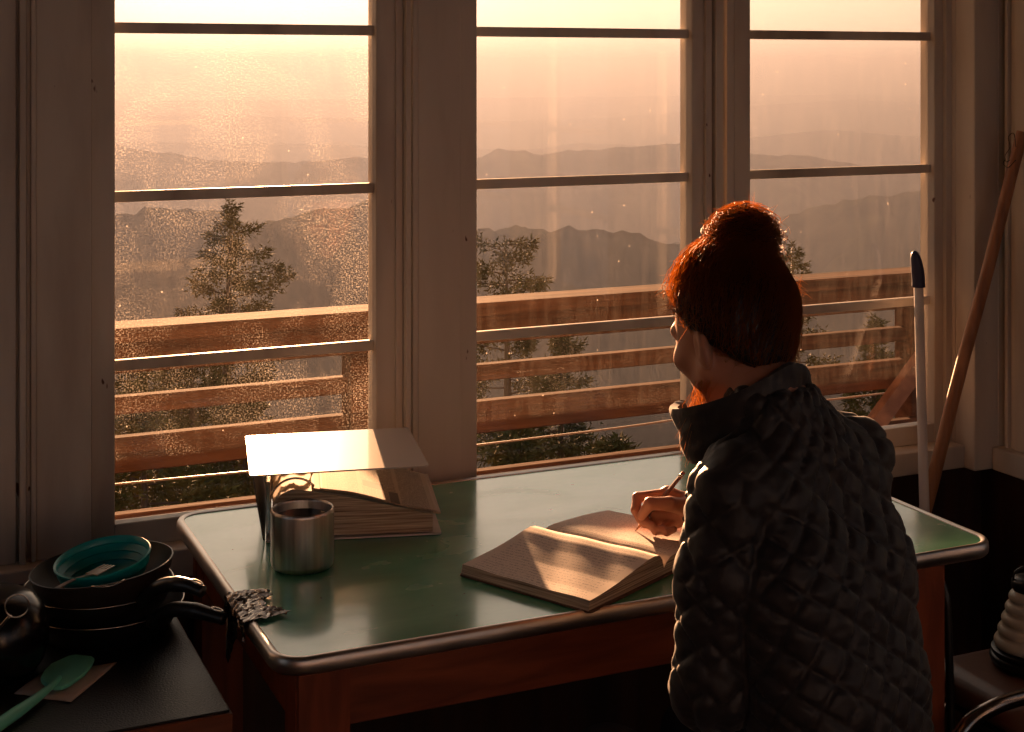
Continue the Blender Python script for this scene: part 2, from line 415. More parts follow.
def side_wall(name, axis, pos, thick, s0, s1, openings, m=M_inner, zs=(WZ0, 1.98)):
    """upper wall with window openings; axis 'x' plane x=pos running in y, or 'y'"""
    bm = BM(); cur = s0
    def bb(a, b, z0, z1):
        if axis == 'x': box(bm, pos, pos+thick, a, b, z0, z1)
        else: box(bm, a, b, pos, pos+thick, z0, z1)
    for a, b in openings: bb(cur, a, zs[0], zs[1]); cur = b
    bb(cur, s1, zs[0], zs[1]); bb(s0, s1, zs[1], CEIL)
    tag(link(name, bm, m), kind='structure')
    bm = BM()
    if axis == 'x': box(bm, pos, pos+thick, s0, s1, -.02, zs[0])
    else: box(bm, s0, s1, pos, pos+thick, -.02, zs[0])
    tag(link(name+'_lower', bm, M_wains), kind='structure')
RO = [(-3.4, -2.75), (-2.5, -1.85), (-1.6, -.95)]; BO = [(-1.4, -.75), (-.5, .15), (.4, 1.05), (1.25, 1.85)]; LO = [(-1.5, -.75)]
side_wall('wall_right', 'x', XR, .12, YB, -.36, RO)
bm = BM(); box(bm, XR, XR+.12, -.36, .04, -.02, .655); tag(link('wall_right_corner', bm, M_wains), kind='structure')
bm = BM(); box(bm, XR, XR+.12, -.36, .16, WZ1, CEIL); tag(link('wall_right_header', bm, M_paint), kind='structure')
side_wall('wall_left', 'x', XL-.12, .12, YB, .16, LO)
side_wall('wall_back', 'y', YB-.12, .12, XL, XR+.12, BO)
n = 5
for (ax, pos, ops) in (('x', XR+.06, RO), ('x', XL-.06, LO), ('y', YB-.06, BO)):
    for a, b in ops:
        w = empty('window_%d' % n, (pos, (a+b)/2, WZ0) if ax == 'x' else ((a+b)/2, pos, WZ0), kind='structure'); n += 1
        bm = BM(); g = BM()
        def bb(q, s0, s1, z0, z1, t=.02):
            if ax == 'x': box(q, pos-t, pos+t, s0, s1, z0, z1)
            else: box(q, s0, s1, pos-t, pos+t, z0, z1)
        bb(bm, a, a+.045, WZ0, 1.98); bb(bm, b-.045, b, WZ0, 1.98); bb(bm, a+.045, b-.045, WZ0, WZ0+.045); bb(bm, a+.045, b-.045, 1.935, 1.98)
        for z in MZ: bb(bm, a+.045, b-.045, z-.011, z+.011, .012)
        bb(g, a+.045, b-.045, WZ0+.045, 1.935, .0015)
        link('window_frame', bm, M_paint, w); link('window_glass', g, M_gl[0], w)
bm = BM(); box(bm, XL-.12, XR+.12, YB-.12, .16, -.08, -.02); tag(link('floor', bm, M_floor), kind='structure')
bm = BM(); box(bm, XL-.5, XR+.5, YB-.5, .55, CEIL, CEIL+.06); tag(link('ceiling', bm, M_ceil), kind='structure')
# ================================================================ outside: deck, railing
bm = BM()
x = -3.0
y = .165
while y < 1.22: box(bm, -3, 4.4, y, y+.088, -.14, -.10, .002); y += .094
tag(link('deck_floor', bm, M_deck), kind='structure')
rl = empty('deck_railing', (0.8, 1.05, -.10), 'weathered timber deck railing of horizontal boards outside the windows', 'railing')
bm = BM(); box(bm, -2.9, 4.2, .975, 1.095, .902, .94, .004, seg=2); link('cap_rail', bm, M_rail, rl)
bm = BM(); box(bm, -2.9, 4.2, .995, 1.018, .822, .902, .003); link('fascia_board', bm, M_rail, rl)
for (z0, z1) in ((.706, .752), (.557, .648)):
    bm = BM(); box(bm, -2.9, 4.2, 1.045, 1.08, z0, z1, .003); link('slat', bm, M_rail, rl)
bm = BM(); box(bm, -2.9, 4.2, .985, 1.019, .385, .468, .003); link('bottom_rail', bm, M_rail, rl)
for X in (-1.9, at_y(351, 400, 1.02).x+.045, 2.62, 4.1):
    bm = BM(); box(bm, X-.045, X+.045, 1.019, 1.108, -.10, .90, .004); link('post', bm, M_rail, rl)
# wide diagonal brace leaning up towards the corner
a = at_y(866, 418, .99); b = at_y(916, 350, .99); c = at_y(893, 445, .99)
u = (b-a).normalized(); w_ = Vector((u.z, 0, -u.x)); wid = .055
bm = BM(); V = []
for yy in (.955, .99):
    for s, t in ((-.60, 0), (.36, 0), (.36, 1), (-.60, 1)): V.append(bm.verts.new((a+u*s+w_*t*wid)*1+Vector((0, yy-.99, 0))))
bm.faces.new(V[3::-1]); bm.faces.new(V[4:]); 
for k in range(4): bm.faces.new((V[k], V[(k+1) % 4], V[4+(k+1) % 4], V[4+k]))
link('diagonal_brace', bm, M_brace, rl)
M_cable = mat('pale_cable', c3(150,138,120), .5)
bm = BM(); pts = [at_y(px, py, 1.112) for px, py in ((-200, 506), (60, 489), (160, 480), (300, 466), (474, 445.5), (560, 435), (632, 426), (760, 408), (1000, 380))]
tube(bm, spline(pts, 6), .003, 6); link('cable', bm, M_cable, rl, smooth=True)
# ================================================================ hills
def P3(px, py, D): return at_d(px, py, D)
def ridge(name, D, crest, m, x0=-900, x1=2100, nx=340, rough=.05, bumpy=0., drop=.42, seed=0, freq=3.):
    xs = np.linspace(x0, x1, nx); cx, cy = zip(*crest); ys = np.interp(xs, cx, cy)
    bm = BM(); P = []
    for i, px in enumerate(xs):
        top = P3(px, ys[i], D); dirv = ray(px); dirv = Vector((dirv.x, dirv.y, 0)).normalized(); row = []
        for t in np.linspace(-1, .5, 34):
            s = abs(t); p = top+dirv*(t*D*.55)
            q = p*(freq/D)
            nz = mnoise.fractal(Vector((q.x+seed, q.y, seed*.7)), .9, 2.1, 6)*D*rough
            spur = mnoise.noise(Vector((px*.011+seed+t*1.3, t*1.5, 3)))*D*.05*min(1, s*4)
            tb = mnoise.noise(Vector((p.x*.09, p.y*.09, seed)))*bumpy+mnoise.noise(Vector((p.x*.23, p.y*.23, seed)))*bumpy*.6 if bumpy else 0
            row.append((p.x, p.y, top.z-drop*D*.5*s**1.15+nz*min(1, s*3+.10)+spur+tb))
        P.append(row)
    grid_mesh(bm, P)
    o = tag(link(name, bm, m, smooth=True), kind='structure')
    return o
def hillmat(name, a, b, sc):
    return noisy(mat(name, rough=1., spec=0.), [(.35, a), (.65, b)], scale=sc, bump=0)
M_h1 = hillmat('forested_hill', c3(24,27,20), c3(44,44,32), .02)
M_h2 = hillmat('far_forest', c3(26,28,24), c3(44,42,36), .004)
ridge('hill_near', 900, [(-900,250),(-200,235),(60,222),(115,217),(150,209),(190,210),(225,220),(255,227),(290,219),(330,210),(365,207),(400,212),(440,224),(477,232),(520,236),(560,231),(600,229),(640,233),(684,247),(720,262),(760,278),(850,300),(1000,330),(2100,420)], M_h1, rough=.03, bumpy=4.5, seed=1)
ridge('hill_middle', 3000, [(-900,170),(0,160),(115,149),(160,151),(210,160),(300,163),(370,158),(440,156),(477,160),(500,151),(540,157),(590,153),(640,149),(684,146),(720,150),(760,157),(800,156),(850,164),(925,172),(1100,170),(2100,150)], M_h1, rough=.035, bumpy=6, seed=4)
ridge('hill_low', 1700, [(-900,300),(300,290),(480,280),(560,262),(640,250),(700,235),(760,222),(820,206),(870,196),(925,188),(1050,172),(2100,160)], M_h1, rough=.03, bumpy=6, seed=7)
ridge('hill_far', 6200, [(-900,140),(115,140),(300,143),(477,149),(540,150),(575,144),(620,146),(660,149),(750,140),(830,132),(925,138),(1100,130),(2100,130)], M_h2, rough=.02, seed=9)
ridge('mountain_range', 11000, [(-900,112),(200,116),(477,122),(600,118),(684,112),(760,106),(850,100),(925,104),(1100,98),(2100,104)], M_h2, rough=.01, seed=12)
# steep hillside under the lookout
bm = BM(); P = []
for i in range(90):
    X = -160+i*5.2; row = []
    for j in range(60):
        Y = 2.5+(j/59)**1.8*420
        z = -3.0-.46*(Y-2.5)-.00025*Y*Y+mnoise.fractal(Vector((X*.03, Y*.03, 5)), .9, 2, 5)*min(9, .05*Y+.3)
        row.append((X, Y, z))
    P.append(row)
grid_mesh(bm, P); tag(link('hillside', bm, noisy(mat('hillside_scrub', rough=1., spec=0.), [(.35, c3(50,48,28)), (.6, c3(84,74,42))], scale=.8, bump=.5, bscale=3), smooth=True), kind='structure')
bm = BM(); box(bm, -30000, 30000, -3000, 40000, -900, -880); tag(link('valley_ground', bm, M_h2), kind='structure')
# real haze: a scattering volume over the valley
bm = BM(); box(bm, -9000, 17000, 14, 15000, -870, HAZE_TOP if 'HAZE_TOP' in globals() else 110)
hz = link('valley_haze', bm)
mh = bpy.data.materials.new('haze'); mh.use_nodes = True; mh.node_tree.nodes.clear()
vo_ = nd(mh, 'ShaderNodeOutputMaterial'); vs2 = nd(mh, 'ShaderNodeVolumeScatter', Density=.000040, Anisotropy=.50); vs2.inputs['Color'].default_value = (.62, .72, .98, 1)
va = nd(mh, 'ShaderNodeVolumeAbsorption', Density=.00023); va.inputs['Color'].default_value = (0, 0, 0, 1); ash = nd(mh, 'ShaderNodeAddShader')
lk(mh, vs2.outputs[0], ash.inputs[0]); lk(mh, va.outputs[0], ash.inputs[1]); lk(mh, ash.outputs[0], vo_.inputs['Volume']); hz.data.materials.append(mh)
tag(hz, 'warm haze filling the valley beyond the windows', 'haze', kind='structure')
# ================================================================ trees
def needle_mat(name, a, b):
    m = noisy(mat(name, rough=.85, spec=.06), [(.3, a), (.7, b)], scale=3)
    return m
M_ndl = needle_mat('fir_needles', c3(60,58,26), c3(112,98,46)); M_bark = wood('bark', c3(60,42,30), c3(96,70,50), ax=(6,6,1))
def tree(name, base, top, spread, label, cat='tree', kind='fir', seed=1, ntuft=1.0, group=None, low=.12, leafs=.055):
    """conifer: trunk, whorled boughs carrying needle sprays"""
    rg = random.Random(seed); root = empty(name, base, label, cat, group)
    H = (Vector(top)-Vector(base)); h = H.z
    bm = BM(); lean = Vector((rg.uniform(-.02, .02), 0, 0))*h
    tp = [Vector(base)+H*t+lean*math.sin(t*PI) for t in (0, .3, .6, .85, 1)]
    tube(bm, tp, [h*.018+.02, h*.014+.015, h*.009+.01, h*.004+.006, .004], 8)
    axis = lambda t: Vector(base)+H*t+lean*math.sin(t*PI)
    fo = []
    def tuft(c, d, s):
        d = d.normalized(); 
        for k in range(7):
            v = Vector((rg.gauss(0, 1), rg.gauss(0, 1), rg.gauss(0, .7)))
            ax_ = (d*.7+v*.9).normalized()*s*rg.uniform(.5, 1.0); w = ax_.cross(Vector((rg.gauss(0,1), rg.gauss(0,1), rg.gauss(0,1)))).normalized()*s*.15
            p = c+v*s*.35
            fo.append((p-w, p+w, p+ax_))
    nb = int((62 if kind == 'fir' else 34)*ntuft)
    for i in range(nb):
        f = (i+rg.random())/nb
        t = low+(1-low)*f**.8
        if kind == 'fir': L = spread*(1-math.exp(-(1-t)*h/(spread*1.15)))*rg.uniform(.22, 1.25)+.05
        elif kind == 'pine': L = spread*(.35+.65*math.sin(min(1, (1-t)*1.5+.12)*PI*.6))*rg.uniform(.4, 1.15)
        else: L = spread*math.sin(PI*(.15+.8*t))*rg.uniform(.5, 1.1)
        az = i*2.4+rg.uniform(-.5, .5); droop = rg.uniform(-.22, .10) if kind == 'fir' else rg.uniform(-.05, .3)
        d = Vector((math.cos(az), math.sin(az), droop)); o = axis(t); pts = []
        for q in range(6):
            s = q/5; pts.append(o+d*L*s+Vector((0, 0, (.16 if kind == 'fir' else .05)*L*s*s)))
        tube(bm, pts, [.012*(L+.3)*(1-.8*q/5) for q in range(6)], 4)
        n = int(L/leafs*2.9)+4
        for k in range(n):
            s = rg.uniform(.22 if t < .8 else .0, 1)**.8; p = o+d*L*s+Vector((0, 0, (.16 if kind == 'fir' else .05)*L*s*s))
            sidev = Vector((-d.y, d.x, 0))*rg.gauss(0, 1)*L*.24*(1.15-s)+Vector((0, 0, rg.gauss(0, .05*L+.02)))
            tuft(p+sidev, d+sidev*1.5, leafs*2.0)
    for k in range(12): tuft(axis(.9+.1*k/11), Vector((0, 0, 1)), leafs*1.5)
    link('trunk', bm, M_bark, root, smooth=True)
    V = np.array([[tuple(p) for p in f] for f in fo]).reshape(-1, 3); Q = np.arange(len(V)).reshape(-1, 3)
    link_me('foliage', mesh_np('foliage', V, Q), M_ndl, root)
    return root
def T(px, top, D, hgt, spread, label, seed, kind='fir', **k):
    t = at_d(px, top, D); nm = k.pop('name', 'fir_tree'); tree(nm, (t.x, t.y, t.z-hgt), t, spread, label, cat='tree' if 'tree' in nm else nm, seed=seed, kind=kind, **k)
T(231, 203, 26, 7.2, 1.45, 'young fir tree standing alone in the left window, its pointed top against the ridge', 3, low=.1)
T(506, 238, 24, 6.2, 1.25, 'broad topped pine at the left edge of the middle window', 5, kind='pine', name='pine_tree', ntuft=1.1)
T(563, 330, 21, 4.2, 1.0, 'bushy conifer behind the railing boards of the middle window', 8, kind='fir', low=.05)
T(792, 244, 30, 9.0, 1.0, 'conifer mostly hidden by the hair bun', 11)
T(876, 318, 26, 5.5, 1.1, 'small fir tree between the railing boards in the right window', 13, low=.06)
T(192, 330, 20, 3.2, 1.15, 'rounded shrubby conifer just over the cap rail left of the fir tree', 17, kind='round', name='shrub')
T(132, 338, 18, 3.2, .6, 'low shrubby conifer at the left edge of the left window', 19, kind='round', name='shrub')
T(140, 392, 13, 3.0, .8, 'dense bush seen through the lower railing gap in the left window', 23, kind='round', name='bush')
T(245, 398, 17, 2.8, .95, 'dense bush under the fir tree, behind the lower railing boards', 29, kind='round', name='bush')
T(520, 432, 13, 2.6, 1.1, 'low bush behind the lowest railing gap of the middle window', 31, kind='round', name='bush')
T(620, 440, 15, 2.6, .9, 'low bush near the collar, behind the lowest railing gap', 37, kind='round', name='bush')
# ================================================================ table
TZ = .75
M_enamel = mat('green_enamel', c3(70, 118, 98), .2, spec=.6, coat=.55)
def enamel(m):
    b = m.node_tree.nodes['Principled BSDF']; b.inputs['Coat Roughness'].default_value = .10; b.inputs['Coat IOR'].default_value = 1.6
    tc = nd(m, 'ShaderNodeTexCoord'); mp = nd(m, 'ShaderNodeMapping'); mp.inputs['Scale'].default_value = (1, 2.2, 1); lk(m, tc.outputs['Object'], mp.inputs[0])
    n = nd(m, 'ShaderNodeTexNoise', Scale=5., Detail=8., Distortion=.5); lk(m, mp.outputs[0], n.inputs[0])
    r = ramp(m, [(.35, c3(70,150,118)), (.6, c3(88,168,132)), (.8, c3(116,178,142))]); lk(m, n.outputs[0], r.inputs[0])
    v = nd(m, 'ShaderNodeTexNoise', Scale=38., Detail=4.); lk(m, tc.outputs['Object'], v.inputs[0])
    rr = ramp(m, [(.735, (0,0,0)), (.75, (1,1,1))]); lk(m, v.outputs[0], rr.inputs[0])
    mx = nd(m, 'ShaderNodeMix', data_type='RGBA'); lk(m, rr.outputs[0], mx.inputs[0]); lk(m, r.outputs[0], mx.inputs[6]); mx.inputs[7].default_value = (*c3(40,36,30), 1)
    lk(m, mx.outputs[2], b.inputs['Base Color'])
    q = nd(m, 'ShaderNodeMapRange'); 
    for i, val in zip((1, 2, 3, 4), (.35, .7, .16, .30)): q.inputs[i].default_value = val
    lk(m, n.outputs[0], q.inputs[0]); lk(m, q.outputs[0], b.inputs['Roughness'])
    n3 = nd(m, 'ShaderNodeTexNoise', Scale=7., Detail=3.); lk(m, mp.outputs[0], n3.inputs[0])
    bp = nd(m, 'ShaderNodeBump', Strength=.02, Distance=.004); lk(m, n3.outputs[0], bp.inputs['Height']); lk(m, bp.outputs[0], b.inputs['Normal'])
enamel(M_enamel)
M_steel = noisy(mat('dull_steel_trim', rough=.3, metal=1.), [(.3, c3(184,174,164)), (.7, c3(226,216,206))], scale=6, rough=(.3, .5))
M_twood = wood('table_wood', c3(96,44,24), c3(142,74,44), rough=.38, ax=(1.2,9,9), scale=4, bump=.15)
M_tleg = wood('table_leg_wood', c3(96,42,22), c3(140,70,40), rough=.38, ax=(9,9,1.2), scale=4, bump=.15)
TX0, TX1, TY0, TY1 = 0.0, 1.312, -.762, -.004
tb = empty('table', ((TX0+TX1)/2, (TY0+TY1)/2, -.02), 'wooden table with a green enamel top and rounded metal edge, under the windows', 'table')
bm = BM(); prism(bm, rrect(TX0+.006, TX1-.006, TY0+.006, TY1-.006, .042), .735, TZ); link('tabletop', bm, M_enamel, tb)
bm = BM(); path = []
prof = [(-.009, .7512), (-.004, .7535), (.001, .7525), (.004, .748), (.005, .740), (.004, .731), (0, .7265), (-.009, .7265)]
cols = []
base_path = rrect(TX0, TX1, TY0, TY1, .048, 10); npth = len(base_path)
for i, (x, y) in enumerate(base_path):
    x0, y0 = base_path[i-1]; x2, y2 = base_path[(i+1) % npth]; t = Vector((x2-x0, y2-y0, 0)).normalized(); nn = Vector((t.y, -t.x, 0))
    cols.append([(x+nn.x*o, y+nn.y*o, z) for o, z in prof+prof[:1]])
grid_mesh(bm, cols, closed_u=True); bmesh.ops.remove_doubles(bm, verts=bm.verts, dist=1e-5)
link('metal_edge_band', bm, M_steel, tb, smooth=True, sharp=50)
bm = BM()
box(bm, TX0+.03, TX1-.12, TY0+.022, TY0+.045, .634, .7265, .002); link('apron', bm, M_twood, tb)
bm = BM(); box(bm, TX0+.03, TX1-.12, TY1-.05, TY1-.028, .634, .7265, .002); link('apron', bm, M_twood, tb)
bm = BM(); box(bm, TX0+.036, TX0+.056, TY0+.08, TY1-.08, .634, .7265, .002); link('apron', bm, M_twood, tb)
bm = BM(); box(bm, TX1-.075, TX1-.052, TY0+.08, TY1-.08, .634, .7265, .002); link('apron', bm, M_twood, tb)
for x in (TX0+.032, at_y(917, 620, -.75).x):
    for y in (TY0+.012, TY1-.092):
        bm = BM(); box(bm, x, x+(.078 if x < .5 else .062), y, y+.078, -.02, .7265, .004, seg=2); link('leg', bm, M_tleg, tb)
# torn foil tape folded over the left edge of the table
M_foil = mat('crumpled_foil_tape', c3(104,96,90), .22, metal=1.)
rg = random.Random(4)
bm = BM(); P = []
for i in range(26):
    s = i/25; row = []
    yy = -.468-.128*s
    for j in range(22):
        t = j/21
        wdt = .046+.014*math.sin(s*9)+.012*rg.random()
        wrk = (mnoise.noise(Vector((s*14, t*12, 1)))*.0035+mnoise.noise(Vector((s*46, t*40, 4)))*.0040)
        if t < .55:
            q = (.55-t)/.55; row.append((TX0+wdt*q-.005, yy+.012*mnoise.noise(Vector((t*9, s*4, 8))), .7555+abs(wrk)))
        else:
            q = (t-.55)/.45; dr = (.075+.03*math.sin(s*6+1))*(1 if .12 < s < .62 else .35)
            row.append((TX0-.009-abs(wrk)*1.2, yy, .7545-q*dr))
    P.append(row)
grid_mesh(bm, P); o = link('foil_tape', bm, M_foil, smooth=False)
sm = o.modifiers.new('thickness', 'SOLIDIFY'); sm.thickness = .0006
tag(o, 'torn crumpled foil tape folded over the left edge of the green table', 'tape')
# ================================================================ binder
BO_ = Vector((.112, -.236, TZ+.0018)); ex = Vector((.9645, -.264, 0)); ey = Vector((.264, .9645, 0))
MB = Matrix(((ex.x, ey.x, 0, BO_.x), (ex.y, ey.y, 0, BO_.y), (0, 0, 1, BO_.z), (0, 0, 0, 1)))
M_cover = mat('glossy_white_vinyl', c3(214,208,200), .16, spec=.6, coat=.6); M_cover.node_tree.nodes['Principled BSDF'].inputs['Coat Roughness'].default_value = .06
M_spine = mat('binder_vinyl_grey', c3(92,86,80), .3)
M_chrome = mat('ring_chrome', c3(190,184,176), .18, metal=1.)
bd = empty('ring_binder', BO_, 'thick white ring binder lying over papers at the back left of the table', 'binder')
DEP = .278
def cover(name, x0, x1, z0, z1, m, par=bd, th=.0028):
    bm = BM(); d = Vector((x1-x0, 0, z1-z0)); L = d.length; a = math.atan2(d.z, d.x)
    T_ = Matrix.Translation((x0, 0, z0)) @ Matrix.Rotation(-a, 4, 'Y')
    prismv = []
    pts = rrect(0, L, 0, DEP, .006, 4)
    fs = prism(bm, pts, -th/2, th/2)
    bmesh.ops.transform(bm, matrix=MB @ T_, verts=bm.verts)
    return link(name, bm, m, par)
ZC = .1185
cover('bottom_cover', .004, .319, .001, .001, M_cover)
tc_o = cover('top_cover', -.024, .298, ZC+.001, ZC+.0015, M_cover)
q_ = MB @ Vector((-.024, 0, ZC)); mr_ = Matrix.Translation(q_) @ Matrix.Rotation(R(3.2), 4, 'Z') @ Matrix.Rotation(R(.5), 4, ex) @ Matrix.Translation(-q_)
tc_o.data.transform(mr_)
sp = cover('spine', .001, -.018, .003, ZC-.0025, M_spine)
bm = BM(); box(bm, .004, .012, .03, DEP-.03, .006, .10, .001, M=MB); link('ring_plate', bm, M_chrome, bd)
RC = (.056, .058); RR = .045
for yy in (.035, .135, .235):
    bm = BM(); tube(bm, [MB @ Vector((RC[0]+RR*math.cos(a), yy, RC[1]+RR*math.sin(a))) for a in np.linspace(0, 2*PI, 41)[:-1]], .0021, 8, closed=True)
    link('ring', bm, M_chrome, bd, smooth=True)
# paper stack: sheets threaded on the rings, sagging to the right
M_edge = mat('paper_edges', c3(206,188,164), .8)
def striae(m, a, b, ax=2, sc=260):
    bb = m.node_tree.nodes['Principled BSDF']; tc = nd(m, 'ShaderNodeTexCoord'); mp = nd(m, 'ShaderNodeMapping')
    s = [6, 6, 6]; s[ax] = sc; mp.inputs['Scale'].default_value = s; lk(m, tc.outputs['Object'], mp.inputs[0])
    n = nd(m, 'ShaderNodeTexNoise', Scale=1.2, Detail=4.); lk(m, mp.outputs[0], n.inputs[0]); r = ramp(m, [(.3, a), (.7, b)]); lk(m, n.outputs[0], r.inputs[0]); lk(m, r.outputs[0], bb.inputs['Base Color'])
    bp = nd(m, 'ShaderNodeBump', Strength=.6, Distance=.002); lk(m, n.outputs[0], bp.inputs['Height']); lk(m, bp.outputs[0], bb.inputs['Normal'])
striae(M_edge, c3(120,96,76), c3(222,204,180))
M_paper = noisy(mat('paper', rough=.75), [(.3, c3(214,200,180)), (.7, c3(230,218,200))], scale=4)
def topz(x):   # upper surface of the stack
    return float(np.interp(x, [.014, .03, .05, .09, .15, .22, .31], [.060, .083, .092, .086, .074, .057, .034]))
def botz(x): return float(np.interp(x, [.014, .04, .09, .31], [.048, .020, .006, .004]))
bm = BM(); xs = np.linspace(.016, .303, 40); Pt = [[(x, y, topz(x)) for y in np.linspace(.006, DEP-.008, 9)] for x in xs]; Pb = [[(x, y, botz(x)) for y in np.linspace(.006, DEP-.008, 9)] for x in xs]
A = grid_mesh(bm, Pt); Bv = grid_mesh(bm, Pb)
n_, m_ = len(A), len(A[0])
for f in bm.faces: f.material_index = 0
side = []
for j0 in (0, m_-1):
    for i in range(n_-1): side.append(bm.faces.new((A[i][j0], A[i+1][j0], Bv[i+1][j0], Bv[i][j0])))
for i0 in (0, n_-1):
    for j in range(m_-1): side.append(bm.faces.new((A[i0][j], A[i0][j+1], Bv[i0][j+1], Bv[i0][j])))
for f in side: f.material_index = 1
bmesh.ops.transform(bm, matrix=MB, verts=bm.verts)
link('paper_stack', bm, [M_paper, M_edge], bd)
# printed newspaper sheets on top
def print_mat(name, base, ink, rows, dens=.5, pics=False):
    m = mat(name, base, .75); b = m.node_tree.nodes['Principled BSDF']
    tc = nd(m, 'ShaderNodeTexCoord'); sp_ = nd(m, 'ShaderNodeSeparateXYZ'); lk(m, tc.outputs['UV'], sp_.inputs[0])
    def mth(op, a, bb=None):
        q = nd(m, 'ShaderNodeMath', operation=op)
        for i, s in enumerate((a, bb)):
            if s is None: continue
            if isinstance(s, (int, float)): q.inputs[i].default_value = s
            else: lk(m, s, q.inputs[i])
        return q.outputs[0]
    r = mth('MULTIPLY', sp_.outputs[1], rows); fl = mth('FLOOR', r); fr = mth('FRACT', r)
    line = mth('MULTIPLY', mth('GREATER_THAN', fr, .28), mth('LESS_THAN', fr, .78))
    cx = nd(m, 'ShaderNodeCombineXYZ'); lk(m, mth('MULTIPLY', sp_.outputs[0], 150.), cx.inputs[0]); lk(m, mth('MULTIPLY', fl, 7.3), cx.inputs[1]); lk(m, mth('MULTIPLY', fr, 1.5), cx.inputs[2])
    n = nd(m, 'ShaderNodeTexNoise', Scale=1., Detail=2.); lk(m, cx.outputs[0], n.inputs[0])
    word = mth('GREATER_THAN', n.outputs[0], dens)
    ink_f = mth('MULTIPLY', line, word)
    marg = mth('MULTIPLY', mth('GREATER_THAN', sp_.outputs[0], .06), mth('LESS_THAN', sp_.outputs[0], .94)); ink_f = mth('MULTIPLY', ink_f, marg)
    if pics:
        ck = mth('FRACT', mth('MULTIPLY', sp_.outputs[0], 3.)); gut = mth('GREATER_THAN', ck, .10); ink_f = mth('MULTIPLY', ink_f, gut)
        pc = mth('MULTIPLY', mth('MULTIPLY', mth('GREATER_THAN', sp_.outputs[0], .60), mth('LESS_THAN', sp_.outputs[0], .68)), mth('MULTIPLY', mth('GREATER_THAN', sp_.outputs[1], .02), mth('LESS_THAN', sp_.outputs[1], .30)))
        pc2 = mth('MULTIPLY', mth('MULTIPLY', mth('GREATER_THAN', sp_.outputs[0], .38), mth('LESS_THAN', sp_.outputs[0], .56)), mth('MULTIPLY', mth('GREATER_THAN', sp_.outputs[1], .30), mth('LESS_THAN', sp_.outputs[1], .46)))
        ink_f = mth('MAXIMUM', ink_f, mth('MAXIMUM', pc, pc2))
    mx = nd(m, 'ShaderNodeMix', data_type='RGBA'); lk(m, mth('MULTIPLY', ink_f, .8), mx.inputs[0]); mx.inputs[6].default_value = (*base, 1); mx.inputs[7].default_value = (*ink, 1)
    lk(m, mx.outputs[2], b.inputs['Base Color']); return m
def uv_grid(name, P, m, parent=None, th=.0006, smooth=True):
    bm = BM(); V = grid_mesh(bm, P); uvl = bm.loops.layers.uv.new('UVMap'); n, k = len(V), len(V[0]); idx = {}
    for i in range(n):
        for j in range(k): idx[V[i][j]] = (i/(n-1), j/(k-1))
    for f in bm.faces:
        for l in f.loops: l[uvl].uv = idx[l.vert]
    o = link(name, bm, m, parent, smooth=smooth)
    if th: s = o.modifiers.new('thickness', 'SOLIDIFY'); s.thickness = th; s.offset = 0
    return o
M_news = print_mat('newsprint', c3(186,168,144), c3(70,62,56), 46, .46, True)
for q, (x0, x1, y0, y1, dz, ph) in enumerate(((.085, .318, .004, DEP-.02, .0035, 0.), (.10, .312, -.004, DEP-.03, .0075, 1.7))):
    P = [[MB @ Vector((x, y, topz(x)+dz+.0022*math.sin(x*38+ph+y*9)*(1-abs((x-x0)/(x1-x0)-.5)))) for y in np.linspace(y0, y1, 20)] for x in np.linspace(x0, x1, 44)]
    o = uv_grid('newspaper', P, M_news)
    tag(o, ['folded newspaper sheet directly on the paper stack inside the white binder', 'topmost newspaper sheet under the white binder cover'][q], 'newspaper')
# ================================================================ mug
M_brush = noisy(mat('brushed_steel', rough=.32, metal=1.), [(.3, c3(170,160,150)), (.7, c3(220,212,202))], scale=4, stretch=(20,20,.4), rough=(.26, .4)); M_brush.node_tree.nodes['Principled BSDF'].inputs['Anisotropic'].default_value = .4
M_coffee = mat('black_coffee', c3(28,14,8), .05, spec=.6)
mugc = (.1425, -.381, TZ+.0008)
mg = empty('steel_mug', mugc, 'brushed steel double-walled mug of coffee standing before the binder', 'mug')
bm = BM(); lathe(bm, [(0, .0), (.044, .0), (.049, .002), (.0525, .006), (.0535, .012), (.0535, .094), (.0530, .0985), (.0515, .1005), (.0500, .0995), (.0492, .096), (.0490, .02), (.046, .012), (0, .012)], 64, mugc)
link('cup', bm, M_brush, mg, smooth=True, sharp=60)
bm = BM(); lathe(bm, [(0, .084), (.0488, .084)], 48, mugc); link('coffee', bm, M_coffee, mg)
# ================================================================ notebook
NO = Vector((.3725, -.534, TZ+.0012)); nu = Vector((.892, .452, 0)); nv = Vector((.452, -.892, 0))
MN = Matrix(((nu.x, nv.x, 0, NO.x), (nu.y, nv.y, 0, NO.y), (0, 0, 1, NO.z), (0, 0, 0, 1)))
NB = empty('open_notebook', NO, 'open notebook with handwritten pages lying on the green table by the hand', 'notebook')
M_nbc = mat('notebook_cover', c3(96,70,56), .6)
bm = BM(); prism(bm, rrect(-.004, .426, -.004, .268, .006, 4), 0, .0025); bmesh.ops.transform(bm, matrix=MN, verts=bm.verts); link('cover', bm, M_nbc, NB)
M_page = print_mat('ruled_handwriting', c3(214,200,186), c3(150,138,130), 25, .52)
